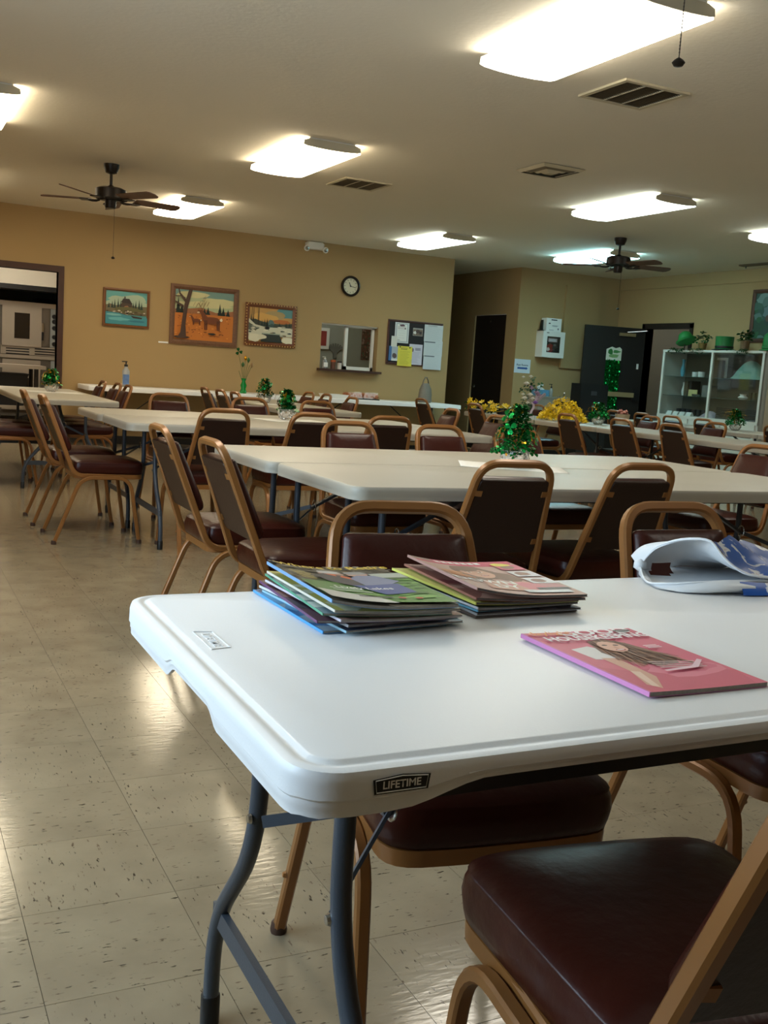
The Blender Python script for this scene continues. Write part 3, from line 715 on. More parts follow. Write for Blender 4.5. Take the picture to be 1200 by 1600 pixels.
def draw_deer(p):
    p.rect(0, 0, 1, 1, (176, 182, 140)); p.ridge([(0, 1), (1, 1)], .85, (120, 150, 140))
    for a in ((.3, .9, .3, .06), (.75, .8, .3, .07), (.5, .72, .45, .06)): p.blob(*a, (208, 200, 150))
    p.ridge([(0, .6), (.2, .62), (.45, .66), (.7, .58), (.9, .62), (1, .64)], .45, (160, 104, 66))
    for x, s in ((.06, .34), (.12, .2), (.5, .16), (.56, .18), (.76, .26), (.82, .2), (.9, .16)): p.tree(x, .5, .11, s, (24, 40, 32))
    p.rect(0, 0, 1, .53, (196, 116, 44))
    for k in range(70): p.blob(random.uniform(.03, .97), random.uniform(.03, .5), random.uniform(.008, .03), .008, random.choice([(226, 150, 66), (150, 80, 32), (110, 62, 30)]), 7, .3)
    def deer(x, y, s):
        c = (116, 62, 30)
        p.blob(x, y, .13*s, .062*s, c, 14, .06)
        for dx in (-.1, -.075, .085, .11): p.shape([(x+dx*s-.012*s, y), (x+dx*s+.014*s, y), (x+dx*s+.012*s, y-.17*s), (x+dx*s-.004*s, y-.17*s)], (92, 48, 24))
        p.shape([(x-.13*s, y-.02*s), (x-.06*s, y+.05*s), (x-.13*s, y+.15*s), (x-.17*s, y+.13*s)], c)
        p.blob(x-.17*s, y+.145*s, .05*s, .026*s, c); p.blob(x-.2*s, y+.125*s, .02*s, .014*s, (220, 190, 150))
        for q in (-1, 1):
            p.shape([(x-.15*s, y+.17*s), (x-.14*s, y+.17*s), (x-.15*s+q*.05*s, y+.29*s), (x-.158*s+q*.05*s, y+.29*s)], (120, 84, 50))
        p.blob(x+.14*s, y+.02*s, .02*s, .03*s, (230, 214, 184))
    deer(.62, .42, 1.15); deer(.36, .4, .55)
    p.blob(.63, .15, .07, .02, (40, 36, 30)); p.blob(.12, .05, .14, .025, (60, 40, 28))
    tr = (74, 52, 40)
    p.shape([(.04, .02), (.2, .04), (.18, .3), (.2, .6), (.28, 1), (.22, 1), (.15, .7), (.12, .4), (.1, .15)], tr)
    p.shape([(.16, .74), (.18, .8), (.08, .92), (.06, 1), (.04, 1), (.06, .9)], tr); p.shape([(.14, .68), (.0, .76), (0, .73), (.14, .62)], tr); p.shape([(.19, .82), (.1, .87), (0, .86), (0, .84), (.1, .85)], tr)
    for k in range(16):
        x, y = .28+random.random()*.25, .62+random.random()*.2; p.shape([(x, y), (x+.004, y), (x+.04, y+.09), (x+.035, y+.09)], (120, 84, 60))
def draw_winter(p):
    p.rect(0, 0, 1, 1, (196, 150, 84)); p.blob(.85, .88, .25, .16, (92, 140, 140)); p.blob(.6, .8, .25, .12, (176, 150, 100)); p.blob(.35, .72, .3, .12, (214, 164, 88)); p.blob(.75, .62, .2, .06, (190, 112, 52))
    p.ridge([(0, .62), (.15, .66), (.3, .6), (.5, .56), (.8, .56), (1, .6)], .4, (70, 74, 60))
    for x, s in ((.05, .3), (.1, .24), (.3, .16), (.36, .2), (.42, .22), (.48, .2), (.54, .18), (.7, .12), (.85, .14), (.93, .14)): p.tree(x, .48, .06, s, (34, 50, 44))
    for x in (.06, .1, .2, .22): p.shape([(x, .5), (x+.012, .5), (x+.008, .98), (x, .98)], (56, 42, 34))
    p.blob(.5, .55, .07, .12, (90, 112, 108)); p.blob(.52, .5, .05, .05, (64, 84, 80))
    p.shape([(0, .66), (.15, .5), (.4, .44), (1, .46), (1, .2), (0, .2)], (208, 204, 180)); p.shape([(0, .55), (.12, .46), (.25, .4), (.1, .3), (0, .34)], (92, 96, 84))
    for k in range(26): p.blob(random.random(), random.uniform(.2, .5), .05, .02, random.choice([(60, 72, 66), (226, 220, 196), (124, 110, 84), (170, 170, 150)]), 8, .3)
    p.blob(.42, .42, .06, .035, (30, 28, 26)); p.shape([(.3, .26), (.7, .24), (.78, .02), (.28, .02)], (42, 48, 44)); p.rect(.3, .24, .72, .27, (150, 160, 144))
    p.blob(.12, .12, .16, .12, (222, 214, 186)); p.blob(.9, .1, .16, .1, (226, 218, 190)); p.blob(.3, .16, .1, .07, (216, 208, 180))
painting(2.508, 3.085, 1.468, 1.938, .034, mat('oak_frame', lin(120, 74, 36), .45, noise=.2, nscale=20), 'small painting of a lake shore with house and pines in a plain wooden frame', draw_lake)
painting(3.348, 4.247, 1.31, 2.064, .062, mat('carved_frame', lin(110, 74, 48), .55, noise=.35, nscale=40, bump=1, bscale=50), 'largest painting, deer in an orange autumn field, in a wide carved frame', draw_deer)
painting(4.35, 5.068, 1.36, 1.917, .055, mat('red_brown_frame', lin(112, 62, 28), .4, noise=.2, nscale=20), 'winter landscape painting in a beaded gilt frame', draw_winter, mat('gilt_bead', lin(206, 172, 110), .35, .6))
# clock
t = thing('wall_clock', 'round black-rimmed wall clock with a cream face', 'clock', (5.838, YB-.002, 2.262))
RX = Matrix.Rotation(pi/2, 4, 'X')
MB().lathe([(.1, 0), (.138, 0), (.142, .02), (.132, .038), (.118, .042), (.108, .03), (.106, .012)], 40, mtx=RX, cap1=False).build('rim', mat('clock_rim', lin(26, 18, 18), .25), t, 40)
MB().lathe([(.11, .008), (.11, .012)], 40, mtx=RX).build('dial', mat('clock_dial', lin(214, 206, 176), .5), t)
for k in range(12):
    a = 2*pi*k/12
    MB().box(-.003, .003, .078, .095, .0121, .0135, mtx=RX @ Matrix.Rotation(-a, 4, 'Z')).build('hour_mark', M['black'], t)
MB().box(-.005, .005, -.012, .055, .014, .016, mtx=RX @ Matrix.Rotation(rad(25), 4, 'Z')).build('hour_hand', M['black'], t)
MB().box(-.0035, .0035, -.015, .084, .0165, .018, mtx=RX @ Matrix.Rotation(rad(-102), 4, 'Z')).build('minute_hand', M['black'], t)
MB().lathe([(.009, .012), (.009, .02)], 12, mtx=RX).build('hub', M['black'], t)
# bulletin board and notices
bx0, bx1, bz0, bz1 = 6.452, 7.332, 1.242, 1.87
t = thing('bulletin_board', 'dark bulletin board in a brown frame beside the hatch', 'bulletin board', ((bx0+bx1)/2, YB-.002, (bz0+bz1)/2))
MB().box(-(bx1-bx0)/2+.02, (bx1-bx0)/2-.02, -.012, 0, -(bz1-bz0)/2+.02, (bz1-bz0)/2-.02).build('felt', mat('charcoal_felt', lin(40, 38, 40), .9), t)
picture_frame(t, bx1-bx0, bz1-bz0, .03, mat('board_frame', lin(74, 40, 32), .5), .022)
def notice(px, label, draw, col, dy=.0):
    x0, x1, z0, z1 = PR(595+px[0]/10, 480+px[1]/10, 595+px[2]/10, 480+px[3]/10, YB)
    p = Print(x1-x0, z1-z0); p.rect(0, 0, 1, 1, col); draw(p)
    o = p.done('notice', None, ((x0+x1)/2, YB-.0275-dy, (z0+z1)/2), WALLROT); tag(o, label, 'notice', 'notices on the bulletin board')
    sol = o.modifiers.new('thick', 'SOLIDIFY'); sol.thickness = .0006; sol.offset = -1
INK = (70, 70, 74)
def d_letter(p): p.rect(.1, .06, .9, .94, (120, 130, 140)); p.rect(.13, .08, .87, .92, (222, 222, 216)); p.blob(.5, .86, .2, .05, (90, 50, 60)); p.lines(.2, .8, .68, .78, 3, (150, 90, 90)); p.blob(.72, .72, .05, .03, (60, 40, 40)); p.lines(.25, .75, .25, .6, 4, (170, 170, 168), .008); p.lines(.2, .4, .12, .16, 2, INK, .01)
def d_photo(p): p.rect(.02, .02, .98, .98, (120, 98, 82)); p.blob(.2, .4, .15, .2, (220, 214, 206)); p.blob(.5, .6, .2, .25, (86, 64, 56)); p.blob(.78, .4, .14, .2, (60, 48, 48)); p.rect(.02, .82, .98, .98, (160, 150, 140))
def d_list(p): p.lines(.2, .7, .9, .94, 2, INK, .012); p.lines(.08, .95, .08, .84, 15, (176, 182, 186), .006)
def d_list2(p): p.rect(.03, .86, .6, .93, (100, 104, 110)); p.lines(.1, .92, .06, .78, 9, (178, 182, 186), .008)
def d_yellow(p): p.lines(.2, .85, .82, .9, 3, (120, 110, 40), .018); p.lines(.15, .85, .1, .72, 10, (150, 140, 50), .012); p.blob(.14, .95, .05, .035, (40, 34, 30), 8, 0); p.blob(.82, .94, .05, .035, (40, 34, 30), 8, 0)
def d_lav(p): p.blob(.25, .72, .1, .09, (110, 90, 110)); p.lines(.45, .95, .7, .8, 4, (120, 110, 130), .022); p.lines(.1, .9, .1, .6, 9, (160, 152, 168), .012)
def d_blue(p): p.rect(0, 0, .3, 1, (70, 110, 160)); p.rect(.32, .02, 1, .98, (170, 176, 186)); p.blob(.65, .35, .25, .18, (90, 74, 70)); p.rect(.32, 0, 1, .15, (220, 218, 212))
notice((205, 240, 425, 560), 'white printed letter with grey border on the bulletin board', d_letter, (206, 208, 206))
notice((490, 330, 640, 450), 'small colour photograph pinned on the bulletin board', d_photo, (210, 206, 200))
notice((665, 280, 955, 540), 'topmost white list of the long column on the bulletin board', d_list, (206, 208, 208), .001)
notice((655, 525, 945, 765), 'middle white list of the long column on the bulletin board', d_list2, (204, 207, 208), .0025)
notice((645, 745, 925, 975), 'lowest white list of the column, hanging below the bulletin board', d_list2, (204, 208, 210), .004)
notice((425, 580, 630, 900), 'pale lilac flyer on the bulletin board', d_lav, (206, 200, 212), .001)
notice((245, 610, 470, 920), 'bright yellow flyer hanging over the bulletin board edge', d_yellow, (222, 208, 74), .004)
notice((150, 450, 240, 615), 'small blank white card on the bulletin board', lambda p: p, (214, 210, 200), .002)
notice((110, 605, 250, 835), 'blue and white flyer with a photo on the bulletin board', d_blue, (150, 160, 170), .001)
o = MB().box(3.215, 3.34, YB-.006, YB, 1.305, 1.325).build('wall_label', M['paper']); tag(o, 'thin pale strip stuck on the wall beside the deer painting', 'label strip')
o = MB().box(7.19, 7.29, YB-.014, YB, .57, .69); oo = o.build('outlet_plate', mat('beige_plate', lin(170, 152, 112), .5)); tag(oo, 'beige wall plate under the right end of the serving table', 'outlet')
MB().box(7.22, 7.26, YB-.016, YB-.014, .6, .66).build('socket', M['black'], oo)

# AED cabinet, sign, panel, drinking fountain on the right part of the back wall
YR = 13.15
x0, x1, z0, z1 = PR(847, 518, 881, 559, 12.98)
t = thing('aed_cabinet', 'white wall cabinet with a window showing a red and black device', 'cabinet', ((x0+x1)/2, YR, (z0+z1)/2))
a, b = (x1-x0)/2, (z1-z0)/2
MB().box(-a, a, -.17, 0, -b, b).build('body', M['white'], t)
fr = MB(); fr.box(-a, a, -.185, -.172, b-.075, b).box(-a, a, -.185, -.172, -b, -b+.075).box(-a, -a+.075, -.185, -.172, -b+.075, b-.075).box(a-.075, a, -.185, -.172, -b+.075, b-.075)
dr = fr.build('door', M['white'], t)
MB().box(-a+.075, a-.075, -.178, -.175, -b+.075, b-.075).build('pane', PANE, dr)
p = Print(2*a-.15, 2*b-.15); p.rect(0, 0, 1, 1, (34, 32, 36)); p.rect(.12, .66, .78, .88, (190, 160, 170)); p.rect(.2, .7, .7, .84, (206, 196, 206)); p.blob(.3, .28, .26, .28, (140, 24, 30)); p.blob(.14, .2, .12, .12, (214, 190, 186)); p.shape([(.05, .2), (.14, .05), (.24, .2), (.14, .26)], (226, 210, 206)); p.blob(.66, .3, .2, .2, (70, 66, 66)); p.blob(.8, .16, .18, .14, (14, 14, 16)); p.blob(.62, .48, .12, .07, (120, 116, 112))
p.done('device', t, (0, -.1725, 0), WALLROT)
MB().box(-a+.06, -a+.1, -.19, -.185, b-.03, b-.02).build('latch', M['black'], dr)
x0, x1, z0, z1 = PR(853, 496, 876, 516.5, 13.0)
bt = 1.9
cz = t.location.z+b
o = MB().box(x0, x1, 12.98, 13.12, cz+.001, cz+.001+(z1-z0)).build('white_carton', M['paper']); tag(o, 'small white carton on top of the wall cabinet', 'box')
p = Print(x1-x0, z1-z0); p.rect(.3, .84, .7, .92, (50, 50, 54)); p.blob(.2, .6, .07, .05, (60, 50, 50)); p.lines(.38, .8, .38, .44, 2, (110, 110, 120), .03); p.lines(.2, .6, .08, .1, 2, (150, 150, 150), .02); p.blob(.8, .2, .05, .07, (120, 120, 124))
p.done('carton_print', o, ((x0+x1)/2, 12.979, cz+(z1-z0)/2), WALLROT)
o = MB().box(x0-.07, x0-.02, 13.0, 13.1, cz+.001, cz+.012).rings([[(x0-.055, 13.02, cz+.012), (x0-.03, 13.02, cz+.012), (x0-.03, 13.08, cz+.012), (x0-.055, 13.08, cz+.012)], [(x0-.045, 13.03, cz+.16), (x0-.03, 13.03, cz+.16), (x0-.03, 13.07, cz+.16), (x0-.045, 13.07, cz+.16)]]).build('cordless_phone', M['black']); tag(o, 'black upright handset beside the carton on the wall cabinet', 'handset')
p = Print(.285, .205); p.rect(0, 0, 1, 1, (206, 214, 222)); p.text('Rest Rooms', .5, .58, .042, (40, 50, 80), bold=.0008); p.rect(.2, .28, .74, .42, (44, 84, 150)); p.shape([(.74, .24), (.86, .35), (.74, .46)], (44, 84, 150))
o = p.done('paper_sign', None, (8.725, YR-.003, 1.352), WALLROT); tag(o, 'white paper sign with a blue arrow on the wall left of the cabinet', 'sign')
o.modifiers.new('thick', 'SOLIDIFY').thickness = .0008
struct('trim_5', MB().box(9.39, 10.04, YR-.045, YR, 1.37, 2.62), M['wall'])
t = thing('drinking_fountain', 'stainless steel wall-mounted drinking fountain below the paper sign', 'drinking fountain', (9.2, YR, 0))
MB().rings([[(-.33, 0, .6), (.36, 0, .6), (.36, -.24, .6), (-.33, -.24, .6)], [(-.34, 0, .72), (.37, 0, .72), (.37, -.3, .72), (-.34, -.3, .72)], [(-.34, 0, .9), (.37, 0, .9), (.37, -.3, .9), (-.34, -.3, .9)]]).build('body', M['steel'], t)
MB().box(-.35, .38, -.31, -.005, .9, .925).build('basin_rim', M['steel'], t)
MB().tube(fillets([(.28, -.08, .925), (.28, -.08, .98), (.24, -.14, .99)], (.03,)), .01).lathe([(.02, .925), (.018, .94)], 10, (.16, -.12, 0)).build('spout', M['chrome'], t, 40)
MB().box(-.05, .3, -.302, -.3, .76, .86).build('grille', M['dsteel'], t)
t = thing('tissue_box', 'blue patterned tissue box standing on the drinking fountain', 'tissue box', (8.97, 12.97, .926))
MB().box(-.12, .12, -.06, .06, 0, .095).build('carton', mat('blue_tissue_carton', lin(90, 140, 170), .6, noise=.5, nscale=40), t)
MB().grid(lambda u, v: Vector(((u-.5)*.12*(1-.5*v)+.02*sin(9*v), .02*sin(6*u+4*v), .09+.1*v*(1-.3*abs(u-.5)))), 6, 6).build('tissue', M['paper'], t, 80)
t = thing('pump_bottle', 'dark pump bottle beside the tissue box on the fountain', 'bottle', (9.17, 12.98, .926))
MB().lathe([(.026, 0), (.028, .004), (.028, .1), (.012, .12), (.012, .13)], 14).build('bottle_body', mat('clear_soap', lin(150, 150, 146), .2), t, 40)
MB().lathe([(.013, .128), (.013, .15), (.005, .152), (.005, .18)], 10).box(-.04, .01, -.008, .008, .178, .188).build('pump', M['black'], t, 40)
# black cabinet by the open door
x0, x1, z0, z1 = PR(900, 600, 944, 648, 12.05)
t = thing('floor_cabinet', 'black waist-high cabinet standing before the open dark door', 'cabinet', ((x0+x1)/2, 12.1, 0))
a = (x1-x0)/2
MB().rings([[(-a, -.15, 0), (a, -.15, 0), (a, .1, 0), (-a, .1, 0)], [(-a*.96, -.13, z1), (a*.96, -.13, z1), (a*.96, .1, z1), (-a*.96, .1, z1)]]).build('body', M['black'], t)
MB().box(-.06, .04, -.142, -.139, z1-.16, z1-.1).build('plate', mat('dull_plate', lin(60, 60, 62), .4), t)

# tinsel banner on the open door
import math as _m
DL = Vector((10.43, 12.46, 0)); dx = Vector((cos(ang), sin(ang), 0)); dn = Vector((-sin(ang), cos(ang), 0))
if dn.y > 0: dn = -dn
def on_leaf(px, py, off=.03):
    d = ray(px, py); o = DL+dn*off; s = (o-EYE).dot(dn)/d.dot(dn); q = EYE+d*s-o; return q.dot(dx), q.z+DL.z
sa, zt = on_leaf(948, 541); sb, _ = on_leaf(972, 541); _, zm = on_leaf(960, 563); _, zb = on_leaf(950, 640)
lo, hi = min(sa, sb), max(sa, sb)
t = thing('door_banner', 'glittering green tinsel banner with a white header hanging on the dark open door', 'banner', DL, rot=(0, 0, ang))
p = Print(hi-lo, zt-zm); p.shape([(0, 0), (1, 0), (1, .85), (.85, 1), (.6, .9), (.35, 1), (0, .8)], (206, 208, 190)); p.blob(.3, .62, .14, .22, (40, 110, 50), 9, .4); p.blob(.65, .66, .24, .1, (70, 130, 70), 9, .4); p.blob(.55, .3, .3, .14, (120, 160, 100), 9, .3)
p.done('header_card', t, ((lo+hi)/2, .036, (zt+zm)/2), (pi/2, 0, pi))
tn = MB(); R_ = random.Random(3)
for k in range(520):
    x, z = R_.uniform(lo+.01, hi-.01)-.04*0, R_.uniform(zb, zm); s = R_.uniform(.008, .02)
    mt = Matrix.Translation((x, .045+R_.uniform(0, .02), z)) @ Matrix.Rotation(R_.uniform(-1, 1), 4, 'X') @ Matrix.Rotation(R_.uniform(-1, 1), 4, 'Z')
    tn.poly([mt @ Vector(v) for v in ((-s*.6, 0, -s), (s*.6, 0, -s), (s*.6, 0, s), (-s*.6, 0, s))])
tag(tn.build('tinsel_flakes', M['gfoil'], t), kind='stuff')
MB().box(lo+.005, hi-.005, .03, .034, zb, zm).build('tinsel_backing', M['gfoil2'], t)

# ================================================================== HATCH CONTENTS AND OFFICE
def bottle(label, loc, r, hgt, m, capm, name='pump_bottle', cat='bottle'):
    t = thing(name, label, cat, loc)
    MB().lathe([(r*.9, 0), (r, .006), (r, hgt*.62), (r*.45, hgt*.75), (r*.42, hgt*.8)], 16).build('bottle_body', m, t, 40)
    MB().lathe([(r*.5, hgt*.79), (r*.5, hgt*.87), (r*.18, hgt*.88), (r*.18, hgt)], 12).box(-r*1.1, r*.3, -r*.25, r*.25, hgt*.96, hgt).build('pump', capm, t, 40)
    return t
clear = mat('clear_bottle', lin(206, 212, 216), .15, trans=.5, ior=1.3)
x = atY(508, 574, YB-.02)
b1 = bottle('clear sanitizer bottle on the hatch sill', (x.x, YB-.0, 1.1225), .035, .16, clear, M['white'])
MB().box(-.03, .03, -.037, -.034, .02, .08).build('bottle_label', M['paper'], b1)
for k, (px, c, r, hh, lb) in enumerate(((520, (110, 66, 44), .035, .12, 'brown jar with orange lid on the hatch sill'), (530, (214, 206, 196), .03, .11, 'white can with dark lid on the hatch sill'))):
    x = atY(px, 575, YB+.04); t = thing('jar', lb, 'jar', (x.x, YB+.04, 1.1225))
    MB().lathe([(r, 0), (r, hh*.8)], 16).build('jar_body', mat('jar_%d' % k, lin(*c), .4), t, 40)
    MB().lathe([(r*1.04, hh*.8), (r*1.04, hh)], 16).build('lid', mat('jarlid_%d' % k, lin(*((190, 90, 40) if k == 0 else (50, 36, 32))), .4), t, 40)
YO = 15.598
x0, x1, z0, z1 = PR(493, 512, 513.5, 545, YO)
t = thing('cabinet_window', 'red panel in a white frame seen through the hatch', 'panel', ((x0+x1)/2, YO, (z0+z1)/2))
MB().box(-(x1-x0)/2, (x1-x0)/2, -.03, 0, -(z1-z0)/2, (z1-z0)/2).build('frame', M['white'], t)
MB().box(-(x1-x0)/2+.05, (x1-x0)/2-.05, -.034, -.03, -(z1-z0)/2+.05, (z1-z0)/2-.05).build('inset', mat('red_inset', lin(150, 60, 54), .5, noise=.4, nscale=8), t)
x0, x1, z0, z1 = PR(564, 514, 580, 563, YO)
t = thing('wall_tapestry', 'dark red and green patterned hanging seen through the hatch pane', 'hanging', ((x0+x1)/2, YO-.01, (z0+z1)/2))
p = Print(x1-x0, z1-z0); p.rect(0, 0, 1, 1, (96, 56, 46))
for k in range(60): p.blob(random.uniform(.08, .92), random.uniform(.04, .96), random.uniform(.04, .14), random.uniform(.02, .05), random.choice([(60, 40, 34), (130, 70, 60), (70, 84, 64), (150, 120, 108), (44, 30, 28)]), 8, .35)
p.done('cloth', t, (0, -.006, 0), WALLROT); MB().tube([(-(x1-x0)/2-.03, 0, (z1-z0)/2), ((x1-x0)/2+.03, 0, (z1-z0)/2)], .008, ref=(0, 0, 1)).build('rod', M['trim'], t)
t = thing('wall_shadow', 'modelled grey palm-like wall ornament seen through the open hatch', 'shadow', (atY(523, 550, YO).x, YO, atY(523, 548, YO).z))  # plant-like shadow on the office wall, modelled as flat grey shapes
for k in range(7):
    a = rad(-60+20*k); MB().bar((0, -.01, -.05), (.14*sin(a), -.02, .02+.1*cos(a)), .03, .004, up=(0, 1, 0)).build('shadow_frond', mat('shadow_grey', lin(110, 108, 98), .7), t)
MB().box(-.03, .03, -.02, 0, -.12, -.03).build('shadow_stalk', MATS['shadow_grey'], t)

# ================================================================== KITCHEN SEEN THROUGH THE DOORWAY
YV = 16.5
x0, x1, z0, z1 = PR(-40, 471, 92, 650, YV)
t = thing('double_oven', 'stainless steel double convection oven seen through the kitchen doorway', 'oven', (0, 0, 0))
OX1 = 2.75
def ob(name, px, m, d0=0, d1=.02, parent=None):
    a, b, c, d = PR(*px, YV); return MB().box(a, b, YV-d1, YV-d0, c, d).build(name, m, parent or t)
oz = PR(0, 471, 60, 541, YV)
MB().box(x0, OX1, YV, YV+.66, .1, oz[3]).build('body', mat('oven_body_steel', lin(104, 98, 88), .45, .4), t)
for sx in (x0+.05, OX1-.05): MB().box(sx-.03, sx+.03, YV+.05, YV+.11, 0, .1).build('leg', M['dsteel'], t)
MB().box(x0, OX1, YV-.03, YV, oz[3]-.07, oz[3]).build('top_rim', M['steel'], t)
dd = ob('oven_door', (3, 478, 64.5, 541), M['steel'], 0, .04)
ob('oven_window', (22, 489, 46, 529), mat('oven_glass', lin(36, 32, 28), .15), .04, .044, dd)
ob('handle_post', (65.5, 482, 77, 542), mat('steel_dark_strip', lin(120, 112, 100), .4, .6), 0, .02)
hp = ob('door_handle', (64.5, 506, 67.5, 532), M['black'], .02, .06)
ob('latch', (64.5, 505, 67.5, 519), M['chrome'], .02, .065)
cp = ob('control_panel', (78.5, 484, 105, 544), mat('panel_grey', lin(150, 154, 150), .45), 0, .02)
for yk in (495, 503, 513, 527, 538):
    c = atY(84.5, yk, YV); MB().lathe([(.035, 0), (.03, .03)], 14, mtx=Matrix.Translation((c.x, YV-.02, c.z)) @ RX).build('knob', M['black'], cp, 40)
lv = ob('louvre_panel', (1, 542, 105, 555), M['steel'], 0, .015)
for gx0, gx1 in ((9, 45.5), (54, 100)):
    for k in range(3): ob('louvre_slot', (gx0, 543.5+k*4+gx0*.04, gx1, 545.3+k*4+gx0*.04), M['black'], .015, .018, lv)
ob('lower_rim', (0, 556, 105, 561), M['steel'], 0, .03)
d2 = ob('lower_door', (3, 562, 62, 640), M['steel'], 0, .04); ob('lower_window', (22, 590, 46, 625), MATS['oven_glass'], .04, .044, d2)
ob('lower_control_panel', (78.5, 565, 105, 625), MATS['panel_grey'], 0, .02)
for k in range(5):
    pn = PR(56, 474.5-k*1.6, 108, 476-k*1.6, YV+.2)
    o = MB().rings([[(pn[0], YV+.1, oz[3]+.001+k*.014), (pn[0]+.5, YV+.1, oz[3]+.001+k*.014), (pn[0]+.5, YV+.5, oz[3]+.001+k*.014), (pn[0], YV+.5, oz[3]+.001+k*.014)], [(pn[0]-.02, YV+.08, oz[3]+.013+k*.014), (pn[0]+.52, YV+.08, oz[3]+.013+k*.014), (pn[0]+.52, YV+.52, oz[3]+.013+k*.014), (pn[0]-.02, YV+.52, oz[3]+.013+k*.014)]]).build('sheet_pan', M['dsteel'])
    tag(o, 'dull sheet pan on top of the oven, '+['lowest of the stack', 'second from the bottom', 'middle of the stack', 'second from the top', 'topmost'][k], 'pan', 'sheet pans on the oven')
hz = PR(0, 440, 88, 449, 16.1)
t = thing('exhaust_hood', 'white and black kitchen exhaust hood above the oven', 'exhaust hood', (0, 0, 0))
MB().box(-1.5, 3.4, 16.1, 17.35, hz[2], 2.79).build('canopy', mat('hood_cream', lin(214, 208, 192), .6), t)
MB().box(-1.5, 3.4, 16.08, 16.1, hz[2]-.04, hz[2]+.03).build('hood_lip', M['black'], t)
MB().box(-1.5, 3.4, 17.2, 17.36, 1.7, hz[2]).build('dark_panel', mat('dark_olive', lin(40, 42, 32), .8), t)  # plain dark panel filling the zone between hood and oven
YT = 15.0
tz = PR(-30, 569.5, 72, 575, YT)
t = thing('prep_table', 'stainless steel kitchen table in front of the oven', 'table', (0, 0, 0))
MB().box(tz[0]-.6, tz[1], YT, YT+.7, tz[2], tz[3]).build('tabletop', M['steel'], t)
for lx in (tz[0]-.5, tz[1]-.12):
    for ly in (YT+.06, YT+.62): MB().tube([(lx, ly, 0), (lx, ly, tz[2])], .03, 10, ref=(1, 0, 0)).build('leg', M['dsteel'], t, 40)
MB().box(tz[0]-.55, tz[1]-.05, YT+.04, YT+.66, .3, .33).build('undershelf', M['steel'], t)
bz = PR(-10, 583, 44, 606, YT+.05)
o = MB().rings([[(bz[0]+.05, YT+.1, .331), (bz[1]-.05, YT+.1, .331), (bz[1]-.05, YT+.55, .331), (bz[0]+.05, YT+.55, .331)], [(bz[0], YT+.06, bz[3]-.03), (bz[1], YT+.06, bz[3]-.03), (bz[1], YT+.6, bz[3]-.03), (bz[0], YT+.6, bz[3]-.03)], [(bz[0]-.02, YT+.05, bz[3]), (bz[1]+.02, YT+.05, bz[3]), (bz[1]+.02, YT+.62, bz[3]), (bz[0]-.02, YT+.62, bz[3])]]).build('roasting_pan', M['black']); tag(o, 'large black pan on the shelf under the kitchen table', 'pan')

# ================================================================== DISPLAY CASE ON THE RIGHT WALL
CX0, CX1, CY0, CY1, CZ0, CZ1 = 10.0, 10.42, 9.62, 11.5, .80, 1.70
t = thing('display_case', 'white glass-fronted display case standing along the right wall', 'display case', (10.21, 10.56, 0))
def lb(mb, x0, x1, y0, y1, z0, z1): return mb.box(x0-10.21, x1-10.21, y0-10.56, y1-10.56, z0, z1)
lb(MB(), CX0, CX1, CY0, CY1, 0, CZ0).build('base_cabinet', M['caseW'], t)
for k in range(3):
    y0 = CY0+.04+k*.61; dpo = lb(MB(), CX0-.016, CX0, y0, y0+.58, .1, .76).build('base_door', M['caseW'], t)
    lb(MB(), CX0-.03, CX0-.016, y0+.27, y0+.31, .6, .62).build('knob', M['chrome'], dpo)
lb(MB(), CX0-.02, CX1, CY0-.02, CY1, CZ1-.03, CZ1).build('top', M['caseW'], t)
lb(MB(), CX0, CX1, CY1-.02, CY1, CZ0, CZ1-.03).build('side_panel', M['caseW'], t)
lb(MB(), CX0, CX1, CY0, CY0+.02, CZ0, CZ1-.03).build('side_panel', M['caseW'], t)
lb(MB(), CX1-.01, CX1, CY0+.02, CY1-.02, CZ0, CZ1-.03).build('back_panel', mat('case_back', lin(96, 94, 82), .6), t)
for y in (CY0, 10.515, CY1-.035): lb(MB(), CX0-.015, CX0+.012, y, y+.035, CZ0, CZ1-.03).build('stile', M['caseW'], t)
for z in (1.335, 1.07): lb(MB(), CX0+.03, CX1-.01, CY0+.02, CY1-.02, z-.003, z+.003).build('glass_shelf', mat('shelf_glass', lin(120, 150, 140), .1, alpha=.45), t)
for y0, y1 in ((CY0+.035, 10.515), (10.55, CY1-.035)): lb(MB(), CX0-.002, CX0+.002, y0, y1, CZ0, CZ1-.03).build('pane', PANE, t)
lb(MB(), CX0-.02, CX0+.02, CY0, CY1, CZ0-.04, CZ0).build('bottom_rail', M['caseW'], t)
o = MB().box(10.02, 10.42, 9.2, 9.56, 0, 1.69).build('tan_cupboard', mat('tan_laminate', lin(150, 128, 104), .55)); tag(o, 'tan laminate cupboard end beside the display case at the photo edge', 'cupboard')
MB().box(10.0, 10.02, 9.22, 9.54, .05, 1.66).build('cupboard_door', MATS['tan_laminate'], o)
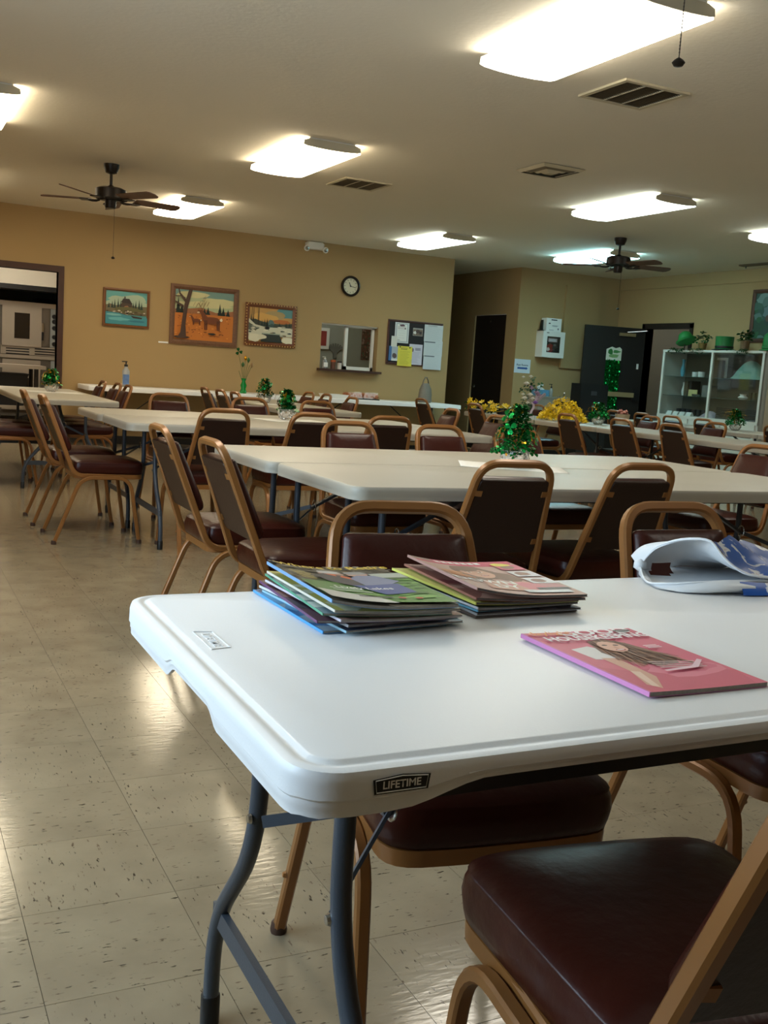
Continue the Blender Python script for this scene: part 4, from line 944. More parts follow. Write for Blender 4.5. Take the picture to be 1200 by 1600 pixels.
def item(name, label, cat, y, z, w, d, h, m, kind='box', x=10.2):
    mb = MB()
    if kind == 'box': mb.box(-d/2, d/2, -w/2, w/2, 0, h)
    elif kind == 'cup': mb.lathe([(w*.3, 0), (w*.45, h*.1), (w*.5, h), (w*.45, h), (w*.4, h*.15)], 14)
    elif kind == 'vase': mb.lathe([(w*.3, 0), (w*.5, h*.35), (w*.25, h*.75), (w*.35, h)], 14)
    elif kind == 'tent': mb.rings([[(-d/2, -w/2, 0), (d/2, -w/2, 0), (d/2, w/2, 0), (-d/2, w/2, 0)], [(-d*.1, -w/2, h), (d*.1, -w/2, h), (d*.1, w/2, h), (-d*.1, w/2, h)]])
    elif kind == 'cloth': mb.grid(lambda u, v: Vector(((u-.5)*d, (v-.5)*w, max(.002, h*sin(pi*u)**.6*sin(pi*v)**.6*(1+.25*sin(7*u+5*v))))), 10, 10)
    o = mb.build(name, m, None, 40, (x, y, z)); tag(o, label, cat, 'things in the display case'); return o
ORD = ['first', 'second', 'third', 'fourth', 'fifth', 'sixth', 'seventh']
S0, S1, S2 = CZ0+.001, 1.074, 1.339
item('trophy_bottle', 'turquoise bottle leaning on the top shelf of the display case', 'bottle', 11.3, S2, .07, .07, .24, mat('turq', lin(90, 160, 180), .3), 'vase')
item('white_cup', 'white cup left on the top shelf of the display case', 'cup', 11.05, S2, .09, .09, .07, M['paper'], 'cup')
item('white_cup', 'white cup right on the top shelf of the display case', 'cup', 10.93, S2, .1, .1, .075, M['paper'], 'cup')
item('brown_album', 'tall brown album on the top shelf of the display case', 'album', 10.62, S2, .18, .05, .24, mat('album', lin(78, 54, 42), .5))
item('photo_board', 'white board behind the brown album in the display case', 'board', 10.66, S2, .2, .01, .28, M['paper'], x=10.3)
item('teal_cloth', 'pale teal cloth heaped on the right top shelf of the display case', 'cloth', 10.02, S2, .52, .26, .22, mat('teal_cloth', lin(120, 160, 146), .8), 'cloth')
item('orange_box', 'small orange box at the right of the top shelf', 'box', 9.7, S2, .1, .1, .12, mat('orange_box', lin(150, 104, 66), .6))
item('tan_card', 'yellow card sign on the middle shelf of the display case', 'card', 10.95, 1.2, .17, .01, .09, mat('yellow_card', lin(206, 190, 130), .6), x=10.1).location.z = S1
item('white_vase', 'slender white vase on the middle shelf of the display case', 'vase', 11.25, S1, .06, .06, .19, M['paper'], 'vase')
item('brown_book', 'brown book on the middle shelf of the display case', 'book', 11.12, S1, .07, .16, .2, mat('brown_book', lin(96, 80, 60), .6))
item('dark_book', 'dark book on the middle shelf of the display case', 'book', 11.03, S1, .04, .16, .21, mat('dark_book', lin(40, 36, 34), .6))
item('grey_box', 'grey box on the middle shelf of the display case', 'box', 10.74, S1, .14, .14, .16, mat('grey_box', lin(130, 126, 120), .6))
item('silver_dish', 'silver dish on the middle shelf of the display case', 'dish', 10.9, S1+.001, .13, .13, .03, M['chrome'], 'cup', x=10.12)
for k in range(5): item('goblet', 'small goblet on the right middle shelf, '+ORD[k]+' from the right', 'goblet', 9.72+k*.07, S1, .05, .05, .1, mat('goblet', lin(120, 116, 90), .2, .5), 'cup')
item('white_figurine', 'white figurine on the right middle shelf of the display case', 'figurine', 10.12, S1, .14, .08, .07, M['paper'], 'vase')
for k in range(4): item('name_tent', 'white folded name card on the bottom shelf, '+ORD[k]+' from the left', 'name card', 11.33-k*.13, S0, .1, .07, .05, M['paper'], 'tent', x=10.07)
for k in range(6): item('glass_tumbler', 'dark glass tumbler on the bottom shelf, '+ORD[k]+' from the left', 'tumbler', 11.36-k*.1, S0, .07, .07, .09, mat('smoky', lin(70, 72, 74), .15, .3), 'cup', x=10.25)
item('pink_cloth', 'pale pink cloth on the bottom shelf by the stile', 'cloth', 10.68, S0, .26, .2, .08, mat('pink_cloth', lin(196, 176, 184), .8), 'cloth')
for k in range(7): item('dark_tray', 'dark tray in the stack on the right bottom shelf, '+ORD[k]+' from the bottom', 'tray', 10.05, S0+k*.022, .75, .3, .018, mat('dark_tray', lin(44, 42, 38), .5))
# on top of the case
def pt(px, py): q = atX(px, py, 10.12); return q
def shamrock(mb, c, s, nrm=None, m=0, rnd=random):
    """a three-lobed leaf"""
    R = Matrix.Translation(c) @ Matrix.Rotation(rnd.uniform(-.9, .9), 4, 'X') @ Matrix.Rotation(rnd.uniform(0, 6.28), 4, 'Z') @ Matrix.Rotation(rnd.uniform(-.7, .7), 4, 'Y')
    if nrm is not None: R = Matrix.Translation(c) @ Vector((0, 0, 1)).rotation_difference(nrm).to_matrix().to_4x4() @ Matrix.Rotation(rnd.uniform(0, 6.28), 4, 'Z')
    for k in range(3):
        a = 2*pi*k/3
        pts = [(0, 0, 0), (.42, -.34, .03), (.8, -.42, .0), (1, -.18, -.04), (.86, 0, 0), (1, .18, -.04), (.8, .42, 0), (.42, .34, .03)]
        mb.poly([R @ (Matrix.Rotation(a, 4, 'Z') @ (Vector(p)*s)) for p in pts], m)
q = pt(1073, 546)
felt = mat('green_felt_hat', lin(24, 120, 50), .6, noise=.15, nscale=20); satin = mat('green_satin_hat', lin(36, 116, 60), .35)
t = thing('potted_shamrock', 'small gold pot with shamrock foil just under the tilted derby hat', 'pot plant', (10.12, pt(1097, 546).y, CZ1+.001))
MB().lathe([(.045, 0), (.06, .1), (.055, .1), (.05, .02)], 16).build('pot', mat('bronze_pot', lin(120, 96, 50), .4, .4), t, 40)
fm = MB(); rr = random.Random(5)
for k in range(26): shamrock(fm, Vector((rr.uniform(-.1, .1), rr.uniform(-.12, .12), rr.uniform(.1, .2))), rr.uniform(.03, .045), rnd=rr)
for k in range(6): shamrock(fm, Vector((rr.uniform(-.03, .03), rr.uniform(-.04, .04), rr.uniform(.2, .27))), .03, rnd=rr)
tag(fm.build('foil_leaves', M['gfoil2'], t), kind='stuff')
q = pt(1071, 528)
t = thing('derby_hat', 'tilted green derby hat above the left end of the display case', 'hat', (10.12, q.y, q.z), rot=(rad(-28), 0, 0))
MB().lathe([(.092, -.06), (.096, -.03), (.094, .02), (.08, .06), (.045, .085), (.001, .092)], 24).build('crown', felt, t, 60)
MB().lathe([(.088, -.058), (.125, -.066), (.142, -.045), (.143, -.04), (.125, -.06), (.09, -.05)], 28).build('brim', felt, t, 60)
st = thing('hat_stand', 'thin dark stand holding up the derby hat', 'stand', (10.12, q.y, CZ1+.001))
MB().lathe([(.06, 0), (.06, .01), (.008, .015), (.008, q.z-CZ1-.09)], 12).build('post', M['black'], st, 40)
q = pt(1131, 546)
t = thing('top_hat', 'shiny green top hat standing on the display case', 'hat', (10.12, q.y, CZ1+.001))
MB().lathe([(.125, .02), (.115, .03), (.12, .18), (.122, .185), (.11, .187), (.001, .187)], 28).build('crown', satin, t, 40)
MB().lathe([(.116, .03), (.124, .055), (.122, .06), (.117, .06)], 28).build('hat_band', M['black'], t, 40)
MB().lathe([(.12, .0), (.16, .004), (.162, .012), (.12, .022)], 28).build('brim', M['black'], t, 40)
t = thing('potted_shamrock', 'brown pot with drooping green leaves on the display case', 'pot plant', (10.12, pt(1163, 546).y, CZ1+.001))
MB().lathe([(.05, 0), (.062, .13), (.055, .13), (.05, .02)], 16).build('pot', mat('brown_pot', lin(110, 84, 52), .5), t, 40)
fm = MB()
for k in range(24): shamrock(fm, Vector((rr.uniform(-.09, .09), rr.uniform(-.13, .11), rr.uniform(.13, .24))), rr.uniform(.04, .06), rnd=rr)
tag(fm.build('foil_leaves', M['gfoil2'], t), kind='stuff')
t = thing('leprechaun_hat', 'big green felt hat at the photo edge on the display case', 'hat', (10.14, pt(1205, 546).y-.06, CZ1+.001))
MB().lathe([(.17, 0), (.2, .004), (.2, .012), (.165, .02), (.17, .1), (.155, .2), (.1, .25), (.001, .255)], 24).build('crown', felt, t, 50)
MB().lathe([(.169, .025), (.175, .03), (.175, .06), (.17, .065)], 24).build('hat_band', satin, t, 40)
gm = MB()
for k in range(150):
    yq = rr.uniform(pt(1060, 546).y, pt(1185, 546).y)
    if abs(yq-pt(1131, 546).y) < .2: continue
    fall = rr.random()**3*.07
    shamrock(gm, Vector((9.945+rr.uniform(-.006, .006), yq, CZ1+.012-fall)), rr.uniform(.015, .026), rnd=rr)
o = gm.build('shamrock_garland', M['gfoil2']); tag(o, 'dark green foil garland along the top edge of the display case', 'garland', kind='stuff')
# landscape picture on the right wall
t = thing('wall_picture', 'brown-framed green landscape hanging on the right wall above the case', 'painting', (10.448, 9.85, 2.18), rot=(0, 0, -pi/2))
picture_frame(t, 1.04, .69, .05, mat('umber_frame', lin(84, 54, 38), .5), .03)
p = Print(.96, .6); p.rect(0, 0, 1, 1, (40, 76, 60)); p.blob(.2, .85, .18, .14, (110, 140, 130)); p.blob(.45, .6, .3, .2, (96, 120, 120)); p.rect(0, 0, 1, .4, (24, 62, 34))
for k in range(50): p.blob(random.random(), random.random()*.9, random.uniform(.03, .1), random.uniform(.03, .1), random.choice([(30, 60, 50), (50, 90, 70), (20, 48, 36), (80, 110, 100), (26, 84, 40)]), 9, .35)
p.blob(.3, .45, .07, .09, (84, 60, 44)); p.done('canvas', t, (0, -.006, 0), WALLROT)

# ================================================================== CENTREPIECES AND FLOWERS
def centrepiece(base, hgt, rad_, label, seed, bowl=True, nshow=8):
    R = random.Random(seed)
    t = thing('shamrock_centrepiece', label, 'centrepiece', base, R.uniform(0, 6), 'shamrock centrepieces on the tables')
    bh = .075
    if bowl:
        prof = [(.035, 0), (.05, .012), (.062, .04), (.06, bh), (.054, bh), (.055, .04), (.04, .016)]
        n = 18; loops = []
        for i, (r, z) in enumerate(prof):
            loops.append([(r*(1+(.06 if (k+i) % 2 else -.02))*cos(2*pi*k/n), r*(1+(.06 if (k+i) % 2 else -.02))*sin(2*pi*k/n), z) for k in range(n)])
        MB().rings(loops).build('glass_bowl', M['glass'], t)
    g, gd, gl = MB(), MB(), MB()
    def where():
        h = R.random(); a = R.uniform(0, 2*pi); rr = rad_*(1-.62*h)*R.uniform(.25, 1); return Vector((rr*cos(a), rr*sin(a), bh*.75+h*hgt))
    for k in range(250):
        shamrock(g if k % 3 else gd, where(), R.uniform(.012, .023), rnd=R)
    for k in range(60):
        c = where(); s = R.uniform(.003, .007); mt = Matrix.Translation(c) @ Matrix.Rotation(R.uniform(0, 6), 4, 'X') @ Matrix.Rotation(R.uniform(0, 6), 4, 'Y')
        gl.poly([mt @ Vector(v) for v in ((-s, -s, 0), (s, -s, 0), (s, s, 0), (-s, s, 0))])
    for k in range(10):
        a = R.uniform(0, 2*pi); r1 = rad_*R.uniform(.6, 1.25); h0 = bh+hgt*R.uniform(.3, .9)
        gl.tube([(0, 0, bh*.5), (r1*.4*cos(a), r1*.4*sin(a), h0), (r1*.9*cos(a), r1*.9*sin(a), h0*.95), (r1*cos(a), r1*sin(a), h0*.75)], .0012, 4)
    tag(g.build('green_foil_spray', M['gfoil'], t), kind='stuff'); tag(gd.build('dark_foil_spray', M['gfoil2'], t), kind='stuff'); tag(gl.build('gold_foil_bits', M['gold'], t), kind='stuff')
    for k in range(nshow):
        a = 2*pi*k/nshow+R.uniform(-.3, .3); h = R.uniform(.05, .75); rr = rad_*(1.05-.55*h)
        mb = MB(); shamrock(mb, Vector((0, 0, 0)), R.uniform(.022, .034), Vector((cos(a), sin(a), R.uniform(-.2, .6))), rnd=R)
        mb.build('shamrock', M['gfoil'], t, None, (rr*cos(a), rr*sin(a), bh+h*hgt))
    return t
def mat_paper(c, w, d, rz, label):
    n = MB().grid(lambda u, v: Vector(((u-.5)*w, (v-.5)*d, .0006+.010*max(0, .18-u)+.004*max(0, v-.85))), 12, 6).build('paper_placemat', M['paper'], None, 60, (c[0], c[1], TH+.0005), (0, 0, rz))
    n.modifiers.new('thick', 'SOLIDIFY').thickness = .0004; tag(n, label, 'placemat', 'paper sheets under the centrepieces')
c2 = atz(803, 731, TH); centrepiece((c2.x, c2.y, TH+.002), .21, .1, 'tall green and gold foil centrepiece on the second-row table', 11, nshow=12)
q = atz(800, 730, TH); mat_paper((q.x, q.y), .46, .3, rad(-28), 'white paper sheet under the tall green centrepiece')
c3 = atz(447, 656, TH); centrepiece((c3.x, c3.y, TH+.002), .15, .075, 'green foil centrepiece in a glass bowl on the third-row table', 12)
q = atz(455, 657.5, TH); mat_paper((q.x, q.y), .5, .32, rad(10), 'white paper sheet under the glass bowl on the third-row table')
c5 = atz(413, 630, TH); centrepiece((c5.x, c5.y, TH+.002), .18, .09, 'green foil centrepiece on the table under the winter painting', 13)
q = atz(428, 632, TH); mat_paper((q.x, q.y), .4, .3, rad(0), 'white paper sheet under the centrepiece by the winter painting')
c4 = atz(80, 612.5, TH); centrepiece((c4.x, c4.y, TH+.002), .15, .1, 'round green foil centrepiece in a glass bowl by the kitchen doorway', 14)
q = atz(84, 613, TH); mat_paper((q.x, q.y), .5, .35, rad(5), 'white paper sheet on the table by the kitchen doorway')
centrepiece((6.5, 8.35, TH+.001), .16, .12, 'green foil centrepiece behind the chair next to the big yellow flower heap', 15)
centrepiece((8.45, 8.45, TH+.001), .17, .11, 'green foil centrepiece in front of the display case shelves', 16)
q = Vector((6.62, 8.32, TH+.001))
t = thing('woven_pot', 'beige pot beside the centrepiece at the right-hand tables', 'pot', (6.72, 8.25, TH+.001))
MB().lathe([(.06, 0), (.075, .12), (.068, .12), (.06, .02)], 16).build('pot', mat('beige_pot', lin(164, 146, 118), .7), t, 40)
sm = MB()
for k in range(10): a = 2*pi*k/10; sm.lathe([(.001, -.02), (.02, 0), (.001, .02)], 8, (.04*cos(a), .04*sin(a), .125+.012*(k % 3)))
sm.build('dried_buds', mat('pink_buds', lin(170, 110, 96), .7), t, 60)
def blossom_heap(loc, rx, ry, h, n, size, label, seed, name='flower_heap'):
    R = random.Random(seed); t = thing(name, label, 'flowers', loc)
    f, s = MB(), MB()
    for k in range(n):
        a = R.uniform(0, 2*pi); r = math.sqrt(R.random()); x, y = rx*r*cos(a), ry*r*sin(a); z = h*(1-r*r)*R.uniform(.15, 1)+.01
        if k % 9 == 0: s.tube([(x*.8, y*.8, max(.004, z*.5)), (x, y, z)], .003, 4)
        c = Vector((x, y, z)); Rm = Matrix.Translation(c) @ Matrix.Rotation(R.uniform(-1, 1), 4, 'X') @ Matrix.Rotation(R.uniform(-1, 1), 4, 'Y')
        for q in range(4):
            b = pi/2*q+R.random(); sz = size*R.uniform(.7, 1.2)
            f.poly([Rm @ Vector(v) for v in ((0, 0, 0), (sz*cos(b-.45), sz*sin(b-.45), sz*.3), (sz*1.3*cos(b), sz*1.3*sin(b), sz*.35), (sz*cos(b+.45), sz*sin(b+.45), sz*.3))])
    f.v = [(a, b, max(c, .004)) for a, b, c in f.v]; s.v = [(a, b, max(c, .002)) for a, b, c in s.v]
    tag(f.build('blossoms', M['yellow'], t), kind='stuff'); tag(s.build('stems', M['stem'], t), kind='stuff'); return t
blossom_heap((6.37, 8.78, TH+.001), .2, .34, .23, 800, .02, 'big heap of yellow blossoms on the right-hand table', 21)
def spray(loc, n, spread, h0, h1, size, label, seed):
    R = random.Random(seed); t = thing('flower_bunch', label, 'flowers', loc)
    MB().lathe([(.05, 0), (.06, .02), (.055, .07), (.045, .07)], 14).build('dish', M['black'], t, 40)
    f, s, l = MB(), MB(), MB()
    for k in range(n):
        a = R.uniform(0, 2*pi); r = spread*math.sqrt(R.random()); z = R.uniform(h0, h1); x, y = r*cos(a), r*sin(a)
        s.tube([(x*.1, y*.1, .05), (x*.7, y*.7, z*.6), (x, y, z)], .0025, 4)
        Rm = Matrix.Translation((x, y, z)) @ Matrix.Rotation(R.uniform(-.9, .9), 4, 'X') @ Matrix.Rotation(R.uniform(-.9, .9), 4, 'Y')
        for q in range(6):
            b = pi/3*q; f.poly([Rm @ Vector(v) for v in ((0, 0, 0), (size*cos(b-.4), size*sin(b-.4), size*.2), (size*1.4*cos(b), size*1.4*sin(b), size*.3), (size*cos(b+.4), size*sin(b+.4), size*.2))])
        if k % 2: l.poly([Rm @ Vector(v) for v in ((0, 0, -.01), (.02, .03, -.03), (.01, .07, -.05), (-.01, .03, -.03))])
    for mb in (f, s, l): mb.v = [(a, b, max(c, .004)) for a, b, c in mb.v]
    tag(f.build('blossoms', M['yellow'], t), kind='stuff'); tag(s.build('stems', M['stem'], t), kind='stuff'); tag(l.build('leaves', M['leaf'], t), kind='stuff'); return t
q = atz(722, 642, TH); spray((6.2, 10.1, TH+.001), 26, .18, .03, .14, .028, 'small yellow flowers at the far end of the right-hand tables', 22)
spray((6.25, 9.75, TH+.001), 26, .16, .03, .12, .028, 'small yellow flowers left of the lilac bouquet', 23)
# bouquet
t = thing('bouquet', 'white and lilac bouquet with trailing ribbon on the right-hand table', 'bouquet', (6.5, 9.62, TH+.001))
R = random.Random(9)
MB().lathe([(.06, 0), (.07, .03), (.05, .12), (.055, .13), (.045, .13)], 16).build('basket', mat('dark_basket', lin(52, 46, 40), .7), t, 40)
def rose(c, s, m, nm):
    mb = MB()
    for k in range(5):
        r = s*(.35+.16*k); mb.lathe([(r*.3, -s*.5+.1*k*s), (r, -s*.1+.05*k*s), (r*.92, s*(.55-.13*k))], 9, c, mtx=None, cap0=False, cap1=False)
    mb.lathe([(s*.05, -s*.4), (s*.4, 0), (s*.2, s*.45)], 8, c)
    return mb.build(nm, m, t, 50)
for c, s in (((-.06, -.03, .36), .042), ((.01, 0, .44), .03), ((-.09, 0, .43), .024), ((-.09, -.06, .2), .04), ((-.06, -.08, .15), .03), ((-.02, -.06, .24), .04), ((-.1, -.04, .24), .028), ((.0, -.08, .2), .035)): rose(c, s, M['cream'], 'white_rose')
for c, s in (((.06, -.06, .27), .04), ((.0, -.05, .31), .03), ((.1, -.03, .25), .04), ((.04, .02, .33), .03)): rose(c, s, M['pinkp'], 'mauve_rose')
lf = MB()
for k in range(40):
    a = R.uniform(0, 6.28); r = R.uniform(.02, .13); shamrock(lf, Vector((r*cos(a), r*sin(a), R.uniform(.12, .45)*(1-r))), R.uniform(.02, .04), rnd=R)
tag(lf.build('leaves', M['leaf'], t), kind='stuff')
MB().grid(lambda u, v: Vector((.03+.13*v*cos(2.2*u-1.2), -.08+.1*v*sin(2.2*u-1.2), .14+.12*v+.012*sin(14*u))), 14, 6).build('tulle_bow', M['tulle'], t, 80)
MB().grid(lambda u, v: Vector((-.02+.03*u+.02*sin(6*v), -.09-.02*v, .16-.16*v)), 2, 10).build('ribbon', M['tulle'], t, 80)
MB().lathe([(.01, -.02), (.035, 0), (.01, .02)], 8, (.03, -.1, .16)).build('ribbon_knot', M['purple'], t, 60)

# ================================================================== THINGS ON THE SERVING TABLES
q = atz(172.5, 600, TH)
b2 = bottle('clear sanitizer pump bottle at the left end of the serving table', (q.x, 12.7, TH+.001), .045, .31, clear, M['black'])
MB().box(-.042, .03, -.048, -.044, .03, .15).build('bottle_label', mat('blue_label', lin(90, 120, 170), .5, noise=.4, nscale=30), b2)
q = atY(380, 613, 12.55)
t = thing('shamrock_vase', 'slim green vase with a shamrock pick and dried flowers on the serving table', 'vase', (q.x, 12.55, TH+.001))
MB().lathe([(.035, 0), (.045, .02), (.03, .06), (.042, .1), (.022, .15), (.035, .19), (.03, .19), (.018, .15)], 18).build('vase_body', mat('green_glass', lin(10, 130, 50), .12), t, 40)
for k, (dx_, dz, kind) in enumerate(((-.085, .5, 's'), (.01, .44, 'g'), (.05, .42, 'd'), (-.02, .36, 'd'), (.1, .36, 'c'), (-.07, .28, 'n'), (.07, .36, 'n'))):
    sobj = MB().tube([(0, 0, .1), (dx_*.4, 0, dz*.6), (dx_, 0, dz)], .003, 5).build('stem', M['stem'], t, 40)
    mb = MB()
    if kind == 's': shamrock(mb, Vector((dx_, -.01, dz+.02)), .05, Vector((0, -1, 0))); mb.build('shamrock_pick', M['gfoil2'], sobj)
    elif kind != 'n':
        mb.lathe([(.002, -.035), (.018, -.01), (.02, .01), (.004, .035)], 9, (dx_, 0, dz)); mb.build('flower_head', {'g': M['gold'], 'd': M['leaf'], 'c': mat('dry_flower', lin(150, 120, 80), .7)}[kind], sobj, 60)
t = thing('paper_tray', 'shallow white tray on the serving table left of the bread', 'tray', ((atY(521, 620, 12.7)).x, 12.7, TH+.001))
MB().rings([[(-.14, -.12, 0), (.14, -.12, 0), (.14, .12, 0), (-.14, .12, 0)], [(-.16, -.14, .05), (.16, -.14, .05), (.16, .14, .05), (-.16, .14, .05)], [(-.15, -.13, .05), (.15, -.13, .05), (.15, .13, .05), (-.15, .13, .05)], [(-.135, -.115, .006), (.135, -.115, .006), (.135, .115, .006), (-.135, .115, .006)]]).build('tray_body', M['paper'], t)
for k, px in enumerate((550, 576)):
    c = atY(px, 620, 12.72)
    t = thing('bread_pack', ('left', 'right')[k]+' clear clamshell of bread rolls on the serving table', 'bread pack', (c.x, 12.72, TH+.001), 0, 'bread packs on the serving table')
    MB().box(-.12, .12, -.1, .1, 0, .012).build('base', M['black'], t)
    for i in range(2):
        for j in range(3):
            MB().lathe([(.001, .013), (.045, .02), (.05, .045), (.035, .075), (.001, .088)], 12, (-.075+.075*j, -.045+.09*i, 0)).build('bread_roll', mat('crust', lin(150, 84, 44), .55, noise=.35, nscale=20), t, 60)
    MB().rings([[(-.118, -.098, .013), (.118, -.098, .013), (.118, .098, .013), (-.118, .098, .013)], [(-.1, -.08, .1), (.1, -.08, .1), (.1, .08, .1), (-.1, .08, .1)]], cap0=False).build('clear_lid', MATS.get('lid_film') or pane_mat('lid_film', (.97, .97, .97), .03), t)
c = atY(665, 626, 12.75)
t = thing('shopping_bag', 'grey plastic shopping bag standing on the right end of the serving table', 'bag', (c.x, 12.78, TH+.001))
gb = mat('grey_film', lin(120, 112, 100), .5, noise=.25, nscale=12)
loops = []
for z, w_, d_ in ((0, .085, .06), (.02, .1, .07), (.1, .1, .075), (.18, .088, .06), (.24, .066, .04), (.27, .05, .025)):
    loops.append([(w_*cos(2*pi*k/20)*(1+.07*sin(3*k+z*40)), d_*sin(2*pi*k/20)*(1+.1*sin(5*k+z*30)), z) for k in range(20)])
MB().rings(loops, cap1=False).build('bag_body', gb, t, 70)
for s in (-1, 1): MB().sweep([(s*.05, 0, .24), (s*.035, 0, .31), (s*.01+.0, 0, .35), (-s*.02, .01*s, .355)], [(-.014, -.003), (.014, -.003), (.014, .003), (-.014, .003)]).build('bag_handle', gb, t, 70)

# ================================================================== MAGAZINES
import bmesh
def bend(me, fn, cuts):
    bm = bmesh.new(); bm.from_mesh(me)
    for x in cuts:
        bmesh.ops.bisect_plane(bm, geom=bm.verts[:]+bm.edges[:]+bm.faces[:], plane_co=(x, 0, 0), plane_no=(1, 0, 0))
    for v in bm.verts: v.co.z += fn(v.co.x, v.co.y)
    bm.to_mesh(me); bm.free()
MW, MH = .203, .272
def magazine(cx, cy, z, rz, th, draw, spine, label, group=None, lift=0.0, tilt=0.0, w=MW, h=MH, edge=None):
    t = thing('magazine', label, 'magazine', (cx, cy, z), rz, group, rot=(0, tilt, rz))
    curve = lambda x, y: lift*(max(0, (-x/w+.15))**2*1.6 + .35*max(0, x/w-.1)**2*max(0, y/h+.2))
    cuts = [-.08, -.065, -.05, -.035, -.02, 0, .02, .04, .06, .08]
    a, b = w/2, h/2
    pg = MB().box(-a+.002, a-.001, -b+.0008, b-.0008, .0005, th-.0005)
    o = pg.build('pages', edge or M['pages'], t); bend(o.data, curve, cuts)
    bk = MB().box(-a, a, -b, b, 0, .0005); bk.box(-a, -a+.0018, -b, b, .0005, th)
    o = bk.build('cover_back', pc(*spine), t); bend(o.data, curve, cuts)
    p = Print(w, h, .00004); draw(p); o = p.done('cover', t, (0, 0, th)); bend(o.data, curve, cuts)
    o.location.z = th-.0002
    return t
def plain(col, col2=None, n=14, seed=0):
    def f(p):
        R = random.Random(seed); p.rect(0, 0, 1, 1, col)
        for k in range(n): p.blob(R.random(), R.random(), R.uniform(.05, .25), R.uniform(.04, .14), col2[k % len(col2)] if col2 else col, 9, .3)
    return f
def cover_retire(p):
    R = random.Random(4)
    p.rect(0, 0, 1, 1, (112, 102, 84))
    for k in range(90): p.blob(R.random(), R.uniform(.5, 1), R.uniform(.03, .09), R.uniform(.008, .02), R.choice([(76, 70, 58), (150, 140, 116), (96, 90, 74), (60, 54, 46), (128, 112, 80)]), 9, .3)
    p.shape([(0, .1), (1, 0), (1, .62), (.5, .56), (.15, .5), (0, .45)], (86, 132, 52))
    for k in range(26): p.blob(R.uniform(.3, 1), R.uniform(.1, .6), R.uniform(.06, .16), R.uniform(.01, .03), R.choice([(110, 160, 66), (70, 112, 44), (128, 172, 84)]), 8, .3)
    p.rect(.72, .6, 1, .74, (176, 180, 166)); p.blob(.85, .6, .2, .03, (70, 100, 50))
    p.blob(.4, .74, .1, .06, (176, 140, 122)); p.blob(.4, .78, .1, .04, (196, 190, 184)); p.blob(.62, .72, .09, .06, (196, 150, 128)); p.blob(.62, .76, .1, .04, (150, 146, 142))
    p.shape([(.22, .66), (.34, .74), (.5, .68), (.6, .5), (.42, .4), (.26, .5)], (48, 44, 52)); p.shape([(.34, .73), (.44, .72), (.54, .62), (.5, .58), (.42, .66)], (206, 92, 40))
    p.shape([(.5, .62), (.6, .7), (.74, .68), (.86, .52), (.7, .42), (.52, .42)], (130, 134, 158)); p.shape([(.4, .42), (.62, .44), (.72, .22), (.54, .2)], (64, 80, 140)); p.shape([(.6, .44), (.8, .46), (.82, .24), (.7, .22)], (76, 88, 140))
    p.shape([(0, 0), (.52, 0), (.42, .14), (.1, .2), (0, .2)], (206, 202, 190)); p.rect(.28, .12, .55, .145, (24, 22, 20))
    p.blob(.62, .12, .03, .02, (170, 70, 40)); p.blob(.74, .1, .03, .02, (176, 76, 46))
    p.text('Where to Retire', .5, .9, .033, (224, 190, 44), bold=.0006); p.text('Lively Lakes', .45, .34, .02, (232, 232, 226), bold=.0003); p.lines(.15, .5, .24, .29, 2, (222, 222, 214), .012); p.lines(.04, .2, .5, .7, 6, (206, 180, 60), .012)
def face(p, cx, cy, s, hair, skin, rot=0):
    c, sn = cos(rot), sin(rot); A = p.h/p.w
    def T(x, y): return cx+(x*c-y*sn)*s, cy+(x*sn+y*c)*s/A
    def bl(x, y, rx, ry, col, j=.05): u, v = T(x, y); p.blob(u, v, rx*s, ry*s/A, col, 16, j, rot)
    bl(0, .1, .62, .8, hair, .1); bl(-.4, -.5, .3, .6, hair, .15); bl(.45, -.5, .3, .6, hair, .15)
    bl(0, 0, .42, .56, skin); bl(0, .42, .4, .2, hair, .1)
    for q in (-1, 1): bl(q*.17, .1, .09, .035, (236, 226, 218)); bl(q*.17, .1, .035, .035, (60, 40, 30)); bl(q*.17, .19, .11, .02, (90, 56, 36))
    bl(0, -.08, .05, .09, tuple(int(k*.9) for k in skin)); bl(0, -.28, .14, .045, (170, 70, 66)); bl(0, -.27, .1, .018, (236, 220, 214))
def cover_celebrity(p):
    R = random.Random(6)
    p.rect(0, 0, 1, 1, (190, 150, 134)); p.rect(0, .84, 1, 1, (196, 44, 84)); p.rect(0, .9, .2, 1, (150, 120, 100))
    for k in range(7): p.rect(.22+.065*k, .9, .27+.065*k, .96, (232, 226, 222))
    face(p, .42, .6, .36, (120, 76, 48), (214, 160, 130), .25)
    p.shape([(.2, .1), (.75, .1), (.7, .36), (.3, .36)], (206, 150, 124)); p.blob(.62, .24, .16, .1, (214, 120, 126)); p.blob(.85, .3, .1, .2, (196, 130, 130))
    p.text('DOWN', .3, .32, .034, (240, 236, 228), bold=.0009); p.text('DY', .42, .2, .034, (240, 236, 228), bold=.0009); p.lines(.04, .3, .4, .56, 6, (224, 140, 60), .018)
    for k in range(3): p.rect(.74, .3+.2*k, .98, .46+.2*k, [(226, 222, 218), (216, 210, 208), (206, 80, 110)][k]); p.blob(.84, .38+.2*k, .07, .05, (150, 104, 84))
    p.rect(.5, .05, .92, .12, (226, 222, 218)); p.rect(.66, .13, .96, .18, (50, 48, 50)); p.blob(.82, .86, .09, .05, (224, 206, 60))
